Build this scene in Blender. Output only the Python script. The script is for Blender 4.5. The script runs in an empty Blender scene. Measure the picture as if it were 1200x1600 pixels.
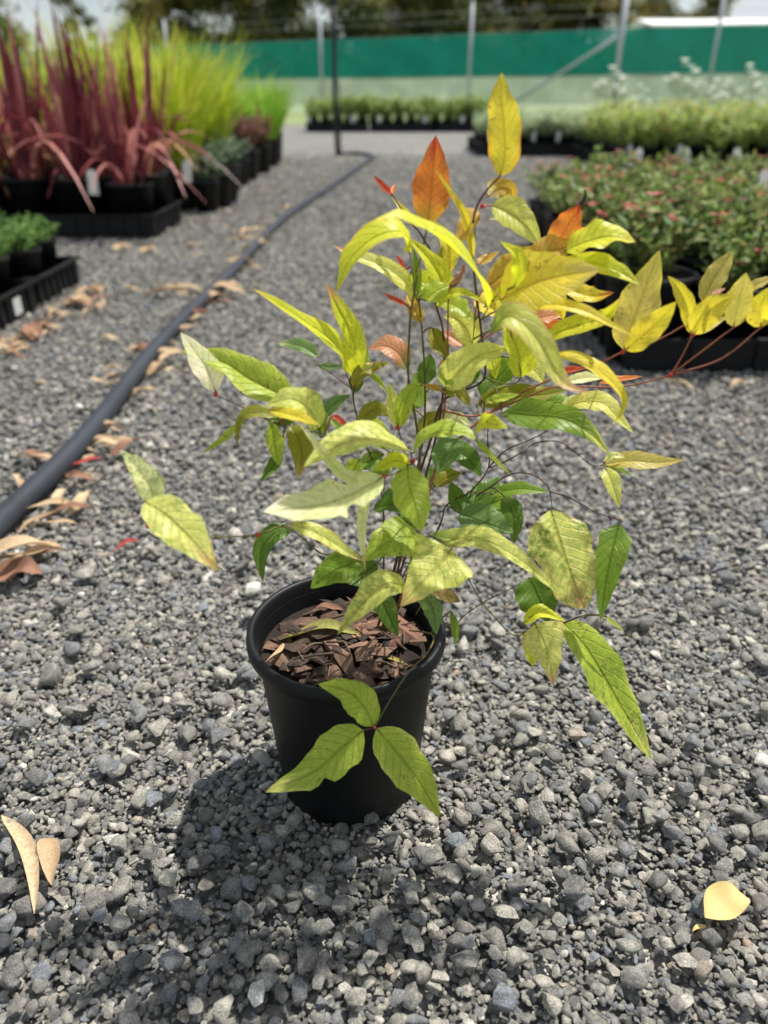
import bpy, bmesh, math, random
import numpy as np
from mathutils import Vector, Matrix
rnd = random.Random(7)
npr = np.random.default_rng(11)
SC = bpy.context.scene
COL = SC.collection

# ------------------------------------------------------------------ camera
FPX, YH, CAMH = 1200.0, 147.0, 0.507          # focal length in photo pixels, horizon row, lens height
TILT = math.atan((800 - YH) / FPX)
cam = bpy.data.cameras.new('camera')
cam.sensor_fit = 'VERTICAL'; cam.sensor_height = 24.0; cam.lens = 24.0 * FPX / 1600
cam.clip_start = 0.02; cam.clip_end = 3000
cam.dof.use_dof = True; cam.dof.focus_distance = 0.57; cam.dof.aperture_fstop = 3.2
camo = bpy.data.objects.new('camera', cam); COL.objects.link(camo)
camo.location = (0, 0, CAMH); camo.rotation_euler = (math.pi / 2 - TILT, 0, 0)
SC.camera = camo

# ------------------------------------------------------------------ sky, sun, exposure
SUN_EL = math.radians(62); SUN_AZ = math.atan2(0.74, 0.67)      # clockwise from +Y
w = bpy.data.worlds.new('World'); SC.world = w; w.use_nodes = True
nt = w.node_tree; nt.nodes.clear()
wo = nt.nodes.new('ShaderNodeOutputWorld'); bg = nt.nodes.new('ShaderNodeBackground')
sky = nt.nodes.new('ShaderNodeTexSky'); sky.sky_type = 'NISHITA'; sky.sun_disc = False
sky.sun_elevation = SUN_EL; sky.sun_rotation = SUN_AZ; sky.air_density = 1.0; sky.dust_density = 1.0
tc = nt.nodes.new('ShaderNodeTexCoord')
mp = nt.nodes.new('ShaderNodeMapping'); mp.inputs['Scale'].default_value = (1.6, 1.6, 4.5)
nz = nt.nodes.new('ShaderNodeTexNoise'); nz.inputs['Scale'].default_value = 2.2; nz.inputs['Detail'].default_value = 7
nz.inputs['Roughness'].default_value = 0.55
rp = nt.nodes.new('ShaderNodeValToRGB'); rp.color_ramp.elements[0].position = 0.36; rp.color_ramp.elements[1].position = 0.62
rp.color_ramp.elements[0].color = (0.15,) * 3 + (1,); rp.color_ramp.elements[1].color = (0.92,) * 3 + (1,)
mx = nt.nodes.new('ShaderNodeMix'); mx.data_type = 'RGBA'; mx.inputs[7].default_value = (7.0, 7.4, 7.7, 1)
nt.links.new(tc.outputs['Generated'], mp.inputs['Vector']); nt.links.new(mp.outputs[0], nz.inputs['Vector'])
nt.links.new(nz.outputs['Fac'], rp.inputs[0]); nt.links.new(rp.outputs[0], mx.inputs[0])
nt.links.new(sky.outputs[0], mx.inputs[6]); nt.links.new(mx.outputs[2], bg.inputs[0]); bg.inputs[1].default_value = 0.085
nt.links.new(bg.outputs[0], wo.inputs[0])
sl = bpy.data.lights.new('sun', 'SUN'); sl.energy = 5.0; sl.angle = math.radians(1.1); sl.color = (1.0, 0.955, 0.88)
so = bpy.data.objects.new('sun', sl); COL.objects.link(so)
TOSUN = Vector((math.sin(SUN_AZ) * math.cos(SUN_EL), math.cos(SUN_AZ) * math.cos(SUN_EL), math.sin(SUN_EL)))
so.rotation_euler = TOSUN.to_track_quat('Z', 'Y').to_euler(); so.location = (3, 3, 8)
SC.view_settings.view_transform = 'Standard'; SC.view_settings.look = 'None'
SC.view_settings.exposure = 0.35; SC.view_settings.gamma = 1.0; SC.view_settings.use_curve_mapping = False
SC.cycles.use_denoising = True
SC.cycles.max_bounces = 8; SC.cycles.transparent_max_bounces = 12

# ------------------------------------------------------------------ helpers
CF = np.array([0, math.cos(TILT), -math.sin(TILT)]); CU = np.array([0, math.sin(TILT), math.cos(TILT)]); CR = np.array([1., 0, 0])
CP = np.array([0, 0, CAMH])
def ray(px, py): return CF + (px - 600) / FPX * CR + (800 - py) / FPX * CU
def ground(px, py, z=0.0):
    r = ray(px, py); return CP + r * ((z - CAMH) / r[2])
def atY(px, py, Y):
    r = ray(px, py); return CP + r * (Y / r[1])
def lin(c):
    return tuple(((v / 255) / 12.92 if v / 255 <= 0.04045 else ((v / 255 + 0.055) / 1.055) ** 2.4) for v in c[:3])

def mat(name):
    m = bpy.data.materials.new(name); m.use_nodes = True
    n = m.node_tree; n.nodes.clear()
    o = n.nodes.new('ShaderNodeOutputMaterial'); p = n.nodes.new('ShaderNodeBsdfPrincipled')
    n.links.new(p.outputs[0], o.inputs[0])
    return m, n, p, o
def nd(n, t, **kw):
    x = n.nodes.new(t)
    for k, v in kw.items(): setattr(x, k, v)
    return x
def noise(n, scale, detail=4, rough=0.55, vec=None):
    x = nd(n, 'ShaderNodeTexNoise'); x.inputs['Scale'].default_value = scale
    x.inputs['Detail'].default_value = detail; x.inputs['Roughness'].default_value = rough
    if vec is not None: n.links.new(vec, x.inputs['Vector'])
    return x
def ramp(n, fac, stops):
    x = nd(n, 'ShaderNodeValToRGB'); e = x.color_ramp.elements
    while len(e) < len(stops): e.new(0.5)
    for i, (p, c) in enumerate(stops):
        e[i].position = p; e[i].color = tuple(c) + (1,)
    n.links.new(fac, x.inputs[0]); return x
def bump(n, p, h, strength, dist):
    b = nd(n, 'ShaderNodeBump'); b.inputs['Strength'].default_value = strength; b.inputs['Distance'].default_value = dist
    n.links.new(h, b.inputs['Height']); n.links.new(b.outputs[0], p.inputs['Normal']); return b
def mixc(n, fac, a, b, blend='MIX'):
    x = nd(n, 'ShaderNodeMix', data_type='RGBA', blend_type=blend)
    if isinstance(fac, (int, float)): x.inputs[0].default_value = fac
    else: n.links.new(fac, x.inputs[0])
    for i, v in ((6, a), (7, b)):
        if isinstance(v, tuple): x.inputs[i].default_value = v + (1,)
        else: n.links.new(v, x.inputs[i])
    return x.outputs[2]
def math_(n, op, a, b=None):
    x = nd(n, 'ShaderNodeMath', operation=op)
    for i, v in ((0, a), (1, b)):
        if v is None: continue
        if isinstance(v, (int, float)): x.inputs[i].default_value = v
        else: n.links.new(v, x.inputs[i])
    return x.outputs[0]

def simple(name, c, rough=0.7, var=0.25, scale=30, bs=0.15, bd=0.002, spec=0.4, metal=0.0):
    m, n, p, o = mat(name); t = nd(n, 'ShaderNodeTexCoord')
    z = noise(n, scale, 5, 0.6, t.outputs['Object'])
    oi = nd(n, 'ShaderNodeObjectInfo')
    f = math_(n, 'ADD', math_(n, 'MULTIPLY', z.outputs['Fac'], 0.75), math_(n, 'MULTIPLY', oi.outputs['Random'], 0.25))
    L = lin(c); r = ramp(n, f, [(0.25, tuple(v * (1 - var) for v in L)), (0.75, tuple(min(1, v * (1 + var)) for v in L))])
    n.links.new(r.outputs[0], p.inputs['Base Color']); p.inputs['Roughness'].default_value = rough
    p.inputs['Specular IOR Level'].default_value = spec; p.inputs['Metallic'].default_value = metal
    bump(n, p, z.outputs['Fac'], bs, bd)
    return m

def leafy(name, c1, c2, trans=0.4, rough=0.5, attr=None, scale=6):
    """thin-leaf material: diffuse/gloss plus translucency; colour varies by noise or comes from a mesh attribute"""
    m, n, p, o = mat(name); t = nd(n, 'ShaderNodeTexCoord'); oi = nd(n, 'ShaderNodeObjectInfo')
    if attr:
        a = nd(n, 'ShaderNodeAttribute', attribute_name=attr); colr = a.outputs['Color']
    else:
        z = noise(n, scale, 3, 0.6, t.outputs['Object'])
        f = math_(n, 'ADD', math_(n, 'MULTIPLY', z.outputs['Fac'], 0.8), math_(n, 'MULTIPLY', oi.outputs['Random'], 0.2))
        colr = ramp(n, f, [(0.35, lin(c1)), (0.7, lin(c2))]).outputs[0]
    n.links.new(colr, p.inputs['Base Color']); p.inputs['Roughness'].default_value = rough
    p.inputs['Specular IOR Level'].default_value = 0.3
    tr = nd(n, 'ShaderNodeBsdfTranslucent'); n.links.new(colr, tr.inputs[0])
    ms = nd(n, 'ShaderNodeMixShader'); ms.inputs[0].default_value = trans
    n.links.new(p.outputs[0], ms.inputs[1]); n.links.new(tr.outputs[0], ms.inputs[2]); n.links.new(ms.outputs[0], o.inputs[0])
    return m

def mesh(name, V, F, m=None, smooth=True, cols=None, uvs=None):
    me = bpy.data.meshes.new(name); me.from_pydata([tuple(map(float, v)) for v in V], [], [tuple(f) for f in F])
    if smooth: me.polygons.foreach_set('use_smooth', [True] * len(me.polygons))
    if m: me.materials.append(m)
    if cols is not None:
        a = me.color_attributes.new('col', 'FLOAT_COLOR', 'POINT'); a.data.foreach_set('color', np.asarray(cols, dtype=np.float32).ravel())
    if uvs is not None:
        ul = me.uv_layers.new(name='uv'); li = np.zeros(len(me.loops), dtype=np.int32); me.loops.foreach_get('vertex_index', li)
        ul.data.foreach_set('uv', np.asarray(uvs, dtype=np.float32)[li].ravel())
    me.update(); return me
def obj(name, me, parent=None, loc=None, rot=None, scale=None):
    o = bpy.data.objects.new(name, me); COL.objects.link(o)
    if parent is not None: o.parent = parent
    if loc is not None: o.location = tuple(map(float, loc))
    if rot is not None: o.rotation_euler = rot
    if scale is not None: o.scale = scale if hasattr(scale, '__len__') else (scale,) * 3
    return o
def tag(o, label=None, cat=None, group=None, kind=None):
    if label: o['label'] = label
    if cat: o['category'] = cat
    if group: o['group'] = group
    if kind: o['kind'] = kind
    return o
def thing(name, label, cat, loc=(0, 0, 0), rz=0, group=None):
    return tag(obj(name, None, None, loc, (0, 0, rz)), label, cat, group)
def dup(o, loc=None, rz=None, scale=None, parent=None):
    c = o.copy(); COL.objects.link(c); c.parent = parent
    if loc is not None: c.location = tuple(map(float, loc))
    if rz is not None: c.rotation_euler = (0, 0, rz)
    if scale is not None: c.scale = (scale,) * 3
    for ch in o.children: dup(ch, parent=c)
    return c

class MB:
    """collects verts and faces of one mesh"""
    def __init__(s): s.V = []; s.F = []; s.C = []
    def add(s, V, F, c=None):
        k = len(s.V); s.V += [tuple(v) for v in V]; s.F += [tuple(i + k for i in f) for f in F]
        if c is not None: s.C += [tuple(c) + (1,) if len(c) == 3 else tuple(c)] * len(V)
    def box(s, a, b, c=None):
        x0, y0, z0 = a; x1, y1, z1 = b
        s.add([(x0, y0, z0), (x1, y0, z0), (x1, y1, z0), (x0, y1, z0), (x0, y0, z1), (x1, y0, z1), (x1, y1, z1), (x0, y1, z1)],
              [(3, 2, 1, 0), (4, 5, 6, 7), (0, 1, 5, 4), (1, 2, 6, 5), (2, 3, 7, 6), (3, 0, 4, 7)], c)
    def tube(s, P, R, n=8, c=None, cap=True):
        P = [np.asarray(p, float) for p in P]; m = len(P)
        if not hasattr(R, '__len__'): R = [R] * m
        V = []; ref = None
        for i, p in enumerate(P):
            t = P[min(i + 1, m - 1)] - P[max(i - 1, 0)]; t = t / (np.linalg.norm(t) + 1e-12)
            if ref is None: ref = np.array([1., 0, 0]) if abs(t[0]) < 0.8 else np.array([0, 1., 0])
            u = ref - t * (ref @ t); u /= np.linalg.norm(u) + 1e-12; ref = u; v = np.cross(t, u)
            for k in range(n):
                a = 2 * math.pi * k / n; V.append(p + R[i] * (u * math.cos(a) + v * math.sin(a)))
        F = [(i * n + k, i * n + (k + 1) % n, (i + 1) * n + (k + 1) % n, (i + 1) * n + k) for i in range(m - 1) for k in range(n)]
        if cap: F += [tuple(range(n))[::-1], tuple((m - 1) * n + k for k in range(n))]
        s.add(V, F, c)
    def lathe(s, prof, n=48, c=None):
        V = []; m = len(prof)
        for r, z in prof:
            for k in range(n):
                a = 2 * math.pi * k / n; V.append((r * math.cos(a), r * math.sin(a), z))
        s.add(V, [(i * n + k, i * n + (k + 1) % n, (i + 1) * n + (k + 1) % n, (i + 1) * n + k) for i in range(m - 1) for k in range(n)], c)
    def mesh(s, name, m, smooth=True): return mesh(name, s.V, s.F, m, smooth, s.C if s.C else None)

def catmull(P, n):
    P = [np.asarray(p, float) for p in P]
    if len(P) == 2: P = [P[0], (P[0] + P[1]) / 2, P[1]]
    Q = [2 * P[0] - P[1]] + P + [2 * P[-1] - P[-2]]; out = []
    seg = len(P) - 1
    for i in range(n):
        t = i / (n - 1) * seg; k = min(int(t), seg - 1); t -= k
        a, b, c, d = Q[k:k + 4]
        out.append(0.5 * (2 * b + (c - a) * t + (2 * a - 5 * b + 4 * c - d) * t * t + (3 * b - a - 3 * c + d) * t ** 3))
    return np.array(out)

# ------------------------------------------------------------------ materials
# black nursery plastic
def black_plastic(name, c=(11, 12, 14), rough=0.45):
    m, n, p, o = mat(name); t = nd(n, 'ShaderNodeTexCoord')
    z = noise(n, 60, 5, 0.6, t.outputs['Object']); z2 = noise(n, 9, 3, 0.6, t.outputs['Object'])
    dust = ramp(n, z2.outputs['Fac'], [(0.5, lin(c)), (0.95, lin((30, 30, 30)))])
    n.links.new(dust.outputs[0], p.inputs['Base Color'])
    rr = nd(n, 'ShaderNodeMapRange'); rr.inputs[3].default_value = rough - 0.08; rr.inputs[4].default_value = rough + 0.2
    n.links.new(z2.outputs['Fac'], rr.inputs[0]); n.links.new(rr.outputs[0], p.inputs['Roughness'])
    p.inputs['Specular IOR Level'].default_value = 0.28
    bump(n, p, z.outputs['Fac'], 0.12, 0.0006); return m
M_POT = black_plastic('black_pot_plastic'); M_TRAY = black_plastic('black_tray_plastic', (15, 16, 18), 0.5)
M_PIPE = black_plastic('poly_pipe', (52, 56, 64), 0.5)
M_TAG = None
M_GALV = simple('galvanised_steel', (176, 182, 188), 0.5, 0.12, 12, metal=0.15)
M_RISER = simple('dark_riser', (38, 38, 40), 0.6)
M_SOIL = simple('potting_soil', (48, 38, 32), 0.95, 0.5, 160, 0.6, 0.004)
M_TRUNK = simple('bark', (92, 80, 70), 0.9, 0.35, 5)
M_SHED = simple('white_metal_sheet', (232, 232, 230), 0.5, 0.05, 2)
M_DARKGLASS = simple('dark_opening', (40, 44, 48), 0.3, 0.2, 3)

def stone_mat():
    m, n, p, o = mat('crushed_stone'); t = nd(n, 'ShaderNodeTexCoord'); oi = nd(n, 'ShaderNodeObjectInfo')
    base = ramp(n, oi.outputs['Random'], [(0.0, lin((130, 129, 126))), (0.16, lin((160, 158, 152))), (0.34, lin((144, 145, 147))), (0.5, lin((176, 173, 164))),
                                          (0.66, lin((150, 147, 141))), (0.80, lin((190, 186, 176))), (0.9, lin((146, 151, 158))), (0.955, lin((214, 210, 200))),
                                          (0.978, lin((188, 176, 162))), (0.99, lin((184, 166, 148))), (0.994, lin((240, 238, 230)))])
    base.color_ramp.interpolation = 'CONSTANT'
    vadd = nd(n, 'ShaderNodeVectorMath', operation='ADD'); n.links.new(t.outputs['Object'], vadd.inputs[0]); n.links.new(oi.outputs['Location'], vadd.inputs[1])
    z = noise(n, 9.0, 6, 0.7, vadd.outputs[0]); z2 = noise(n, 2.0, 3, 0.6, vadd.outputs[0])
    k = ramp(n, z.outputs['Fac'], [(0.32, (0.5, 0.5, 0.5)), (0.5, (0.95, 0.95, 0.95)), (0.68, (1.5, 1.49, 1.45))])
    k2 = ramp(n, z2.outputs['Fac'], [(0.35, (0.58, 0.58, 0.57)), (0.65, (1.07, 1.06, 1.035))])
    c = mixc(n, 1.0, mixc(n, 1.0, base.outputs[0], k.outputs[0], 'MULTIPLY'), k2.outputs[0], 'MULTIPLY')
    n.links.new(c, p.inputs['Base Color']); p.inputs['Roughness'].default_value = 0.82; p.inputs['Specular IOR Level'].default_value = 0.3
    bump(n, p, z.outputs['Fac'], 0.5, 0.12); return m
M_TAG = leafy('white_tag', (236, 236, 234), (246, 246, 244), 0.4, 0.45)
M_STONE = stone_mat()

def yard_mat():
    m, n, p, o = mat('fine_gravel_bed'); t = nd(n, 'ShaderNodeTexCoord')
    v = nd(n, 'ShaderNodeTexVoronoi'); v.inputs['Scale'].default_value = 75; n.links.new(t.outputs['Object'], v.inputs['Vector'])
    sep = nd(n, 'ShaderNodeSeparateColor'); n.links.new(v.outputs['Color'], sep.inputs[0])
    c1 = ramp(n, sep.outputs[0], [(0.0, lin((90, 90, 90))), (0.4, lin((118, 117, 114))), (0.75, lin((138, 137, 132))), (0.95, lin((190, 186, 178)))])
    z = noise(n, 0.9, 4, 0.6, t.outputs['Object']); k = ramp(n, z.outputs['Fac'], [(0.3, (0.86, 0.86, 0.86)), (0.7, (1.12, 1.11, 1.08))])
    edge = ramp(n, v.outputs['Distance'], [(0.25, (1, 1, 1)), (0.75, (0.5, 0.5, 0.5))])
    n.links.new(mixc(n, 1, mixc(n, 1.0, c1.outputs[0], k.outputs[0], 'MULTIPLY'), edge.outputs[0], 'MULTIPLY'), p.inputs['Base Color'])
    p.inputs['Roughness'].default_value = 0.9
    inv = math_(n, 'SUBTRACT', 1.0, v.outputs['Distance'])
    bump(n, p, inv, 0.8, 0.006); return m
M_YARD = yard_mat()
def grass_ground():
    m, n, p, o = mat('paddock_grass'); t = nd(n, 'ShaderNodeTexCoord')
    z = noise(n, 0.5, 5, 0.6, t.outputs['Object']); z2 = noise(n, 25, 4, 0.7, t.outputs['Object'])
    f = math_(n, 'ADD', math_(n, 'MULTIPLY', z.outputs['Fac'], 0.5), math_(n, 'MULTIPLY', z2.outputs['Fac'], 0.5))
    r = ramp(n, f, [(0.35, lin((96, 116, 70))), (0.65, lin((150, 158, 104)))])
    n.links.new(r.outputs[0], p.inputs['Base Color']); p.inputs['Roughness'].default_value = 0.95
    bump(n, p, z2.outputs['Fac'], 0.6, 0.03); return m
M_GRASS = grass_ground()

# ------------------------------------------------------------------ ground sheets
def sheet(name, x0, x1, y0, y1, z, m, nx=1, ny=1):
    V = [(x0 + (x1 - x0) * i / nx, y0 + (y1 - y0) * j / ny, z) for j in range(ny + 1) for i in range(nx + 1)]
    F = [(j * (nx + 1) + i, j * (nx + 1) + i + 1, (j + 1) * (nx + 1) + i + 1, (j + 1) * (nx + 1) + i) for j in range(ny) for i in range(nx)]
    return obj(name, mesh(name, V, F, m, False))
yard = tag(sheet('ground', -400, 400, -60, 900, -0.004, M_YARD), 'grey crushed stone ground of the nursery yard', None, None, 'structure')
V = [(-400, 24.2 + 0.57 * 400, 0.0), (400, 24.2 - 0.57 * 400, 0.0), (400, 900, 0.0), (-400, 900, 0.0)]
fld = obj('field', mesh('field', [(-60, 15.2 + 0.57 * 60, 0), (16, 15.2 - 0.57 * 16, 0), (400, 15.2 - 0.57 * 16, 0), (400, 900, 0), (-400, 900, 0), (-400, 15.2 + 0.57 * 60, 0)], [(0, 1, 2, 3, 4, 5)], M_GRASS, False))
tag(fld, 'pale green grass field behind the far plant rows and fence', None, None, 'structure')

# ------------------------------------------------------------------ gravel: convex-hull stones
def stone_mesh(i):
    r = random.Random(100 + i); bm = bmesh.new()
    ax = (1.0, r.uniform(0.66, 0.95), r.uniform(0.45, 0.72))
    for _ in range(r.choice((11, 13, 16))):
        d = Vector((r.gauss(0, 1), r.gauss(0, 1), r.gauss(0, 1))).normalized() * r.uniform(0.8, 1.0)
        bm.verts.new((d.x * ax[0], d.y * ax[1], d.z * ax[2]))
    h = bmesh.ops.convex_hull(bm, input=bm.verts)
    for v in [v for v in bm.verts if not v.link_faces]: bm.verts.remove(v)
    bmesh.ops.dissolve_limit(bm, angle_limit=math.radians(12), verts=bm.verts, edges=bm.edges)
    bmesh.ops.bevel(bm, geom=list(bm.edges), offset=0.10, segments=1, affect='EDGES', profile=0.5, clamp_overlap=True)
    bmesh.ops.triangulate(bm, faces=[f for f in bm.faces if len(f.verts) > 4])
    me = bpy.data.meshes.new('stone'); bm.to_mesh(me); bm.free(); me.materials.append(M_STONE)
    me.polygons.foreach_set('use_smooth', [True] * len(me.polygons))
    me.set_sharp_from_angle(angle=math.radians(38)); return me
STONES = [stone_mesh(i) for i in range(22)]
POT = atY(541, 974, 0.4685); POTZ = 0.155; POT = np.array([POT[0], 0.4685, 0.0])

pts = []            # x, y, r, z
def scatter(y0, y1, sp, rmed, rsig, rmin, rmax, fade=None):
    y = y0
    while y < y1:
        hw = 0.5 * (y * 0.878 + 0.25) * 1.35 + 0.12
        x = -hw
        while x < hw:
            r = min(rmax, max(rmin, rmed * math.exp(npr.normal(0, rsig))))
            px = x + npr.uniform(-.5, .5) * sp * 1.1; py = y + npr.uniform(-.5, .5) * sp * 1.1
            if fade and npr.random() < (py - fade) / (y1 - fade): x += sp; continue
            if math.hypot(px - POT[0], py - POT[1]) > 0.052:
                pts.append((px, py, r, r * npr.uniform(-0.15, 0.35)))
            x += sp
        y += sp
scatter(0.14, 1.05, 0.0068, 0.0042, 0.42, 0.0020, 0.0105)
scatter(0.14, 0.75, 0.0056, 0.0031, 0.30, 0.0018, 0.0060)
scatter(0.14, 0.95, 0.0250, 0.0090, 0.25, 0.0060, 0.0150)
scatter(1.05, 2.0, 0.0105, 0.0062, 0.36, 0.0035, 0.0120)
scatter(2.0, 3.4, 0.0140, 0.0080, 0.32, 0.0045, 0.0140)
scatter(3.4, 8.5, 0.0190, 0.0100, 0.30, 0.0060, 0.0160, 3.4)
pts = np.array(pts)
# the 300 that show largest: nearest and biggest
def project(P):
    d = np.asarray(P) - CP; z = d @ CF; return 600 + FPX * (d @ CR) / z, 800 - FPX * (d @ CU) / z, z
X, Y, Z = project(np.c_[pts[:, 0], pts[:, 1], np.zeros(len(pts))])
vis = (X > 5) & (X < 1195) & (Y < 1595) & ~((X > 400) & (X < 690) & (Y < 1290) & (Y > 900))
app = np.where(vis, pts[:, 2] / Z, 0); order = np.argsort(-app); big = order[:300]; rest = order[300:]
srcs = []
for k, i in enumerate(big):
    x, y, r, z = pts[i]
    o = obj('gravel_stone', STONES[k % 22], yard, (x, y, 0.0045 + r * 0.25 + 0.004), (npr.uniform(-.4, .4), npr.uniform(-.4, .4), npr.uniform(0, 6.28)), r)
    if k < 22: srcs.append(o)
gm = bpy.data.meshes.new('gravel'); gm.from_pydata([(float(pts[i, 0]), float(pts[i, 1]), float(pts[i, 3])) for i in rest], [], [])
def fattr(nm, typ, key, data):
    a = gm.attributes.new(nm, typ, 'POINT'); a.data.foreach_set(key, np.asarray(data).ravel())
NR = len(rest)
fattr('rot', 'FLOAT_VECTOR', 'vector', np.c_[npr.uniform(-.55, .55, NR), npr.uniform(-.55, .55, NR), npr.uniform(0, 6.28, NR)].astype(np.float32))
fattr('scl', 'FLOAT', 'value', pts[rest, 2].astype(np.float32))
fattr('pick', 'INT', 'value', npr.integers(0, 22, NR).astype(np.int32))
gravel = tag(obj('gravel', gm), 'loose grey crushed gravel covering the yard around the pot', 'gravel', None, 'stuff')
ng = bpy.data.node_groups.new('gravel_scatter', 'GeometryNodeTree')
ng.interface.new_socket('Geometry', in_out='INPUT', socket_type='NodeSocketGeometry'); ng.interface.new_socket('Geometry', in_out='OUTPUT', socket_type='NodeSocketGeometry')
gi = ng.nodes.new('NodeGroupInput'); go = ng.nodes.new('NodeGroupOutput'); iop = ng.nodes.new('GeometryNodeInstanceOnPoints'); jn = ng.nodes.new('GeometryNodeJoinGeometry')
for s in srcs:
    q = ng.nodes.new('GeometryNodeObjectInfo'); q.transform_space = 'ORIGINAL'; q.inputs['Object'].default_value = s; q.inputs['As Instance'].default_value = True
    ng.links.new(q.outputs['Geometry'], jn.inputs[0])
def nattr(nm, dt):
    a = ng.nodes.new('GeometryNodeInputNamedAttribute'); a.data_type = dt; a.inputs['Name'].default_value = nm; return a.outputs[0]
ng.links.new(gi.outputs[0], iop.inputs['Points']); ng.links.new(jn.outputs[0], iop.inputs['Instance']); iop.inputs['Pick Instance'].default_value = True
ng.links.new(nattr('pick', 'INT'), iop.inputs['Instance Index']); ng.links.new(nattr('rot', 'FLOAT_VECTOR'), iop.inputs['Rotation']); ng.links.new(nattr('scl', 'FLOAT'), iop.inputs['Scale'])
ng.links.new(iop.outputs[0], go.inputs[0])
gmod = gravel.modifiers.new('scatter', 'NODES'); gmod.node_group = ng

#==HERO==
# ------------------------------------------------------------------ the potted nandina
hero = thing('potted_shrub', 'yellow and lime leafy nandina shrub in black plastic pot standing on the gravel', 'potted plant', POT)
def hmesh(name, V, F, m, cols=None, uvs=None, smooth=True):
    V = np.asarray(V, float) - POT
    return mesh(name, V, F, m, smooth, cols, uvs)
R0, RB = 0.075, 0.056
b = MB()
zt = POTZ
def rad(z): return RB + (R0 - 0.0055 - RB) * (z / zt)
prof = [(0.0, 0.006), (RB - 0.006, 0.006), (RB - 0.004, 0.0), (RB, 0.0), (RB + 0.001, 0.003)]
prof += [(rad(z), z) for z in np.linspace(0.012, zt - 0.012, 10)]
ib = [(rad(zt - 0.012) - 0.0016, zt - 0.012), (rad(0.06) - 0.0016, 0.06), (0.0, 0.06)]
b.lathe(prof + [(rad(zt - 0.008), zt - 0.008)] + ib, 96)
pot = obj('pot', b.mesh('pot', M_POT), hero)
b = MB(); rr = R0 - 0.0035
b.lathe([(rad(zt - 0.013) + 0.0002, zt - 0.013), (rr + 0.0018, zt - 0.0125), (R0, zt - 0.011), (R0 + 0.0004, zt - 0.006), (R0 - 0.0004, zt - 0.0015), (R0 - 0.002, zt), (R0 - 0.0045, zt - 0.0004), (R0 - 0.0062, zt - 0.003), (rad(zt - 0.013) - 0.0014, zt - 0.0132)], 96)
obj('rim', b.mesh('rim', M_POT), pot)
# drain feet around the base, moulded slots
SOILZ = zt - 0.024; RS = rad(SOILZ) - 0.0017
V = [(0, 0, SOILZ + 0.004)]; F = []; NR_, NA = 7, 40
for i in range(1, NR_ + 1):
    for k in range(NA):
        a = 2 * math.pi * k / NA; r = RS * i / NR_
        V.append((r * math.cos(a), r * math.sin(a), SOILZ + 0.004 * math.cos(r / RS * 1.5) + (npr.uniform(-.0025, .0025) if i < NR_ else 0)))
F = [(0, 1 + k, 1 + (k + 1) % NA) for k in range(NA)]
F += [(1 + (i - 1) * NA + k, 1 + i * NA + k, 1 + i * NA + (k + 1) % NA, 1 + (i - 1) * NA + (k + 1) % NA) for i in range(1, NR_) for k in range(NA)]
soil = obj('potting_mix', mesh('potting_mix', V, F, M_SOIL), hero)
def chip_mat():
    m, n, p, o = mat('pine_bark'); t = nd(n, 'ShaderNodeTexCoord'); oi = nd(n, 'ShaderNodeObjectInfo')
    base = ramp(n, oi.outputs['Random'], [(0, lin((42, 34, 30))), (0.3, lin((78, 60, 50))), (0.55, lin((120, 94, 76))), (0.75, lin((58, 46, 40))), (0.9, lin((150, 116, 94))), (0.985, lin((104, 66, 54)))])
    mpn = nd(n, 'ShaderNodeMapping'); mpn.inputs['Scale'].default_value = (60, 400, 200); n.links.new(t.outputs['Object'], mpn.inputs[0])
    z = noise(n, 1.0, 5, 0.65, mpn.outputs[0]); k = ramp(n, z.outputs['Fac'], [(0.3, (0.5, 0.5, 0.5)), (0.7, (1.4, 1.35, 1.3))])
    n.links.new(mixc(n, 1, base.outputs[0], k.outputs[0], 'MULTIPLY'), p.inputs['Base Color']); p.inputs['Roughness'].default_value = 0.85
    bump(n, p, z.outputs['Fac'], 0.6, 0.0015); return m
M_CHIP = chip_mat()
def chip_mesh(i):
    r = random.Random(500 + i); bm = bmesh.new(); ax = (r.uniform(0.9, 1.2), r.uniform(0.3, 0.6), r.uniform(0.10, 0.2))
    for _ in range(13): bm.verts.new(tuple(r.uniform(-1, 1) * a for a in ax))
    bmesh.ops.convex_hull(bm, input=bm.verts)
    for v in [v for v in bm.verts if not v.link_faces]: bm.verts.remove(v)
    for v in bm.verts: v.co = v.co * 0.013 + Vector((0, 0, 0.0015 * math.sin(v.co.x * 3)))
    me = bpy.data.meshes.new('bark_chip'); bm.to_mesh(me); bm.free(); me.materials.append(M_CHIP); return me
CHIPS = [chip_mesh(i) for i in range(10)]
for k in range(150):
    a = rnd.uniform(0, 6.28); r = (RS - 0.011) * math.sqrt(rnd.random()); s = rnd.uniform(0.45, 1.15) if k > 25 else rnd.uniform(1.1, 1.6)
    obj('bark_chip', CHIPS[k % 10], soil, (r * math.cos(a), r * math.sin(a), SOILZ + 0.004 * math.cos(r / RS * 1.5) + rnd.uniform(0.001, 0.007)),
        (rnd.uniform(-.35, .35), rnd.uniform(-.35, .35), rnd.uniform(0, 6.28)), s)

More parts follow.
